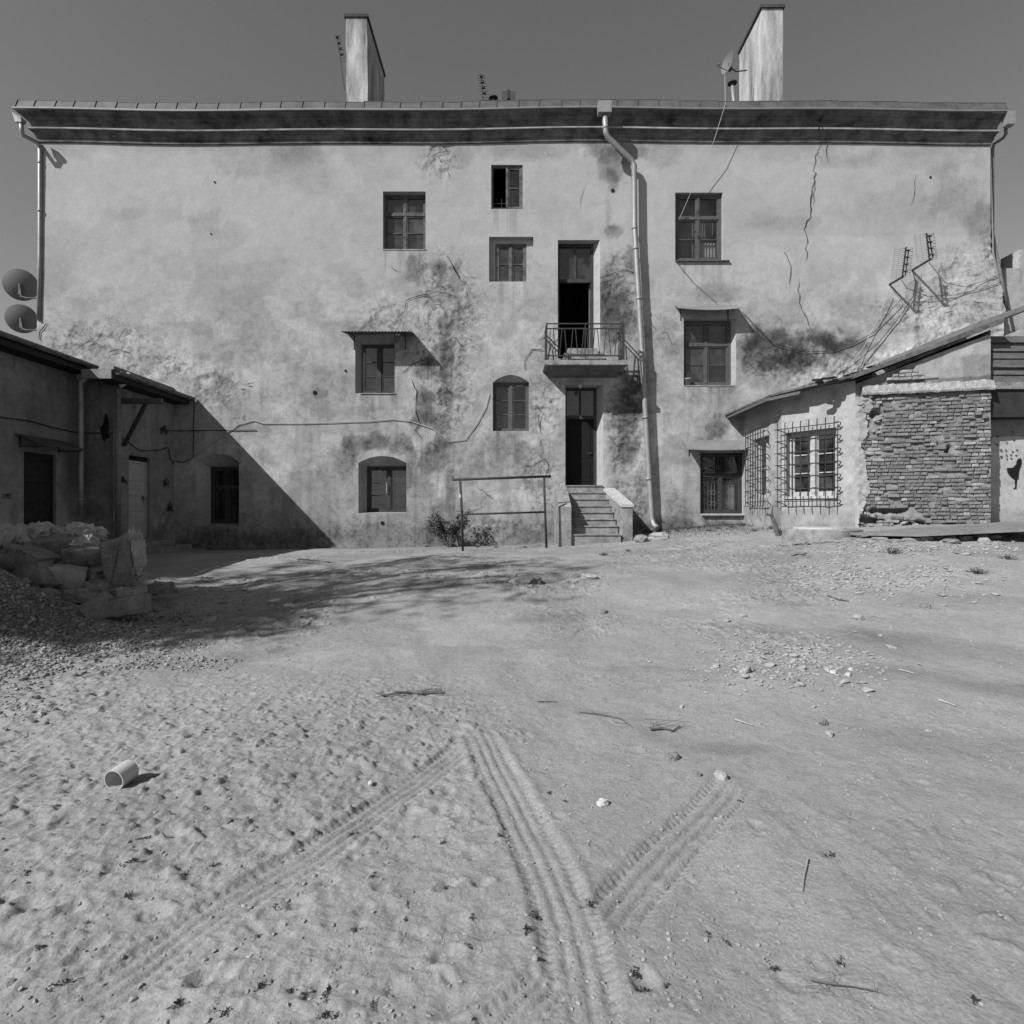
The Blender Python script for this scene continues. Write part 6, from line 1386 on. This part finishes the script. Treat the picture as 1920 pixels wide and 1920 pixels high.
GP = [(1132,1040,.9),(1178,1034,.6),(1393,986,1.0),(1372,990,.8),(1460,1000,1.2),(1448,992,1.0),(1500,992,.9),(1290,992,.8),(1345,992,.8),(1252,998,.9),(1270,996,.8),(1672,1038,1.1),(1835,1078,1.0),(1615,988,.8),(1635,985,.7),(1890,1050,.9),(1868,975,1.4),(1880,968,1.0),(1310,990,.8),(1330,996,.7),(1415,995,.8),(895,1026,.7),(930,1026,.6),(800,1026,.7),(600,1024,.6),(985,1028,.5)]
for i, (px, py, s) in enumerate(GP):
    c = gpt(px, py); o = bpy.data.objects.new('grass_tuft', GM[i % 3])
    if not GM[i % 3].materials: GM[i % 3].materials.append(M['grass'])
    COL.objects.link(o); o.location = (c.x, c.y, hz(c.x,c.y)-.005); o.scale = (s,s,s*.8); o.rotation_euler = (0,0,i*1.7); tag(o, {0:'lone low grass tuft on bare ground straight before the entrance steps',1:'small grass sprig on bare ground beside the foot of the entrance steps',11:'bushy dry grass tuft on the stony ground before the wooden board',12:'dark dry grass tuft among the pale chips',15:'dry grass tuft on open ground beyond the pale chips',16:'tall grass tuft at the foot of the stencilled wall',17:'short grass tuft at the foot of the stencilled wall'}.get(i, 'small dry grass tuft growing along the foot of a wall'), 'grass', 'dry grass tufts')
rgc = random.Random(90); mb = MB()
for i in range(5200):
    k = rgc.random()
    px = rgc.uniform(1205,1475); py = rgc.gauss(996-.06*(px-1205), 6.5)
    c = gpt(px, py); h = rgc.uniform(.02,.07); d = Vector((rgc.uniform(-.05,.05),rgc.uniform(-.05,.05),h)); b = Vector((c.x,c.y,hz(c.x,c.y)-.003)); s = Vector((rgc.uniform(-.01,.01),rgc.uniform(-.01,.01),0))
    mb.add([b-s,b+s,b+d], [(0,1,2)])
o = mb.build('ground_cover', M['grass'], None); o['kind'] = 'stuff'; tag(o, 'low dry weeds covering the strip along the right wall', 'weeds')
def shrub(px, py, w_, h_, label, seed, n=1500):
    c = gpt(px, py); r = random.Random(seed); sx = w_/2*c.y/F; hh = h_*c.y/F; t = thing('wall_shrub', label, 'shrub', (c.x,c.y,hz(c.x,c.y))); st = MB(); lf = MB(); b0 = Vector((c.x,c.y,hz(c.x,c.y)-.03)); tips = []
    for i in range(16):
        a = r.uniform(0,6.28); e = b0+Vector((sx*r.uniform(-1,1), .30*r.uniform(-1,.6), hh*r.uniform(.45,1))); m_ = b0.lerp(e,.5)+Vector((0,0,hh*.12)); st.tube([b0,m_,e],[.012,.008,.004],5); tips += [(m_,e)]
    for i in range(n):
        m_, e = r.choice(tips); c_ = m_.lerp(e, r.uniform(-.3,1.05))+Vector((r.uniform(-.07,.07),r.uniform(-.07,.07),r.uniform(-.07,.07))); d = Vector((r.uniform(-1,1),r.uniform(-1,.3),r.uniform(-.7,.4))).normalized(); f = d.cross(Vector((r.uniform(-1,1),r.uniform(-1,1),1))).normalized(); l = r.uniform(.05,.10)
        lf.add([c_, c_+d*l*.5+f*l*.25, c_+d*l, c_+d*l*.5-f*l*.25], [(0,1,2,3)])
    st.build('stem', M['twig'], t); lf.build('foliage', M['leaf'], t)
shrub(842,1026,84,70,'leafy shrub growing at the wall foot beside the carpet rack',5)
# dead stump by the corner
c = gpt(1460,1004); st = thing('dead_stump', 'dead forked stem at the corner of the lean-to', 'stump', c)
mb = MB(); mb.tube([c-Vector((0,0,.1)), at(1455,985,c.y), at(1446,966,c.y), at(1437,970-6,c.y)],[.06,.05,.04,.02],8); mb.tube([at(1448,970,c.y),at(1447,958,c.y),at(1449,948,c.y)],[.03,.02,.012],6); mb.build('stem', M['twig'], st)
# pot on the window sill
x0,x1,z0,z1,y = RECT['w_mid_right']; pc = Vector((x0+.14, y-.13, z0+.0)); pot = thing('flower_pot', 'small grey pot with a withered plant on the window ledge', 'flower pot', pc)
mb = MB(); mb.tube([pc+Vector((0,0,.002)),pc+Vector((0,0,.17)),pc+Vector((0,0,.175)),pc+Vector((0,0,.21))],[.07,.10,.115,.115],14); mb.build('pot', M['pot'], pot, True)
mb = MB(); rp_ = random.Random(3)
for i in range(12): e = pc+Vector((rp_.uniform(-.1,.25),rp_.uniform(-.05,.03),rp_.uniform(.25,.42))); mb.tube([pc+Vector((0,0,.2)), pc.lerp(e,.6)+Vector((0,0,.08)), e],.004,4)
mb.build('plant', M['grass'], pot)
# ------------------------------------------------------------------ tree beyond the left edge of the view, whose shade dapples the yard
def tree(base, crown, rx, ry, rz_, label, seed, nclump, per):
    r = random.Random(seed); x, y = base; z0 = hz(x, y); t = thing('yard_tree', label, 'tree', (x,y,z0)); mb = MB(); lf = MB(); c0 = Vector(crown)
    b0 = Vector((x,y,z0-.1)); fork = b0.lerp(c0, .62)+Vector((.1,.0,0)); mb.tube([b0, b0.lerp(fork,.5)+Vector((.12,-.08,0)), fork],[.30,.24,.18],10)
    mains = []
    for i in range(9):
        a = i*.7+r.uniform(-.2,.2); e = c0+Vector((rx*.6*math.cos(a), ry*.6*math.sin(a), rz_*r.uniform(-.3,.5))); m_ = fork.lerp(e,.5)+Vector((0,0,.25)); mb.tube([fork,m_,e],[.11,.08,.04],7); mains.append((m_,e))
    for i in range(nclump):
        while True:
            p = Vector((r.uniform(-1,1),r.uniform(-1,1),r.uniform(-1,1)))
            if .25 < p.length < 1: break
        c = c0+Vector((p.x*rx,p.y*ry,p.z*rz_)); m_, e = min(mains, key=lambda q: (q[1]-c).length); s_ = m_.lerp(e, r.uniform(.4,1)); mb.tube([s_, s_.lerp(c,.55)+Vector((0,0,.1)), c],[.035,.022,.010],5)
        cr = r.uniform(.28,.60)
        for k in range(per):
            q = c+Vector((r.gauss(0,cr*.6),r.gauss(0,cr*.6),r.gauss(0,cr*.38))); d = Vector((r.uniform(-1,1),r.uniform(-1,1),r.uniform(-1,.4))).normalized(); f = d.cross(Vector((r.uniform(-1,1),r.uniform(-1,1),1))).normalized(); l = r.uniform(.10,.20)
            lf.add([q, q+d*l*.5+f*l*.36, q+d*l, q+d*l*.5-f*l*.36], [(0,1,2,3)])
    mb.build('trunk', M['bark'], t); lf.build('crown', M['leaf'], t)
tree((-15.6,.2), (-14.2,.6,13.0), 3.5, 2.9, 1.7, 'tall leafy tree behind the left wing, shading the yard', 3, 74, 36)
tree((-16.6,-2.0), (-15.9,-1.3,12.0), 2.1, 1.35, 1.3, 'dense unseen tree added behind the left wing to shade the rubble', 9, 60, 90)  # extra out-of-view crown, added to throw shade on the rubble and upper gravel
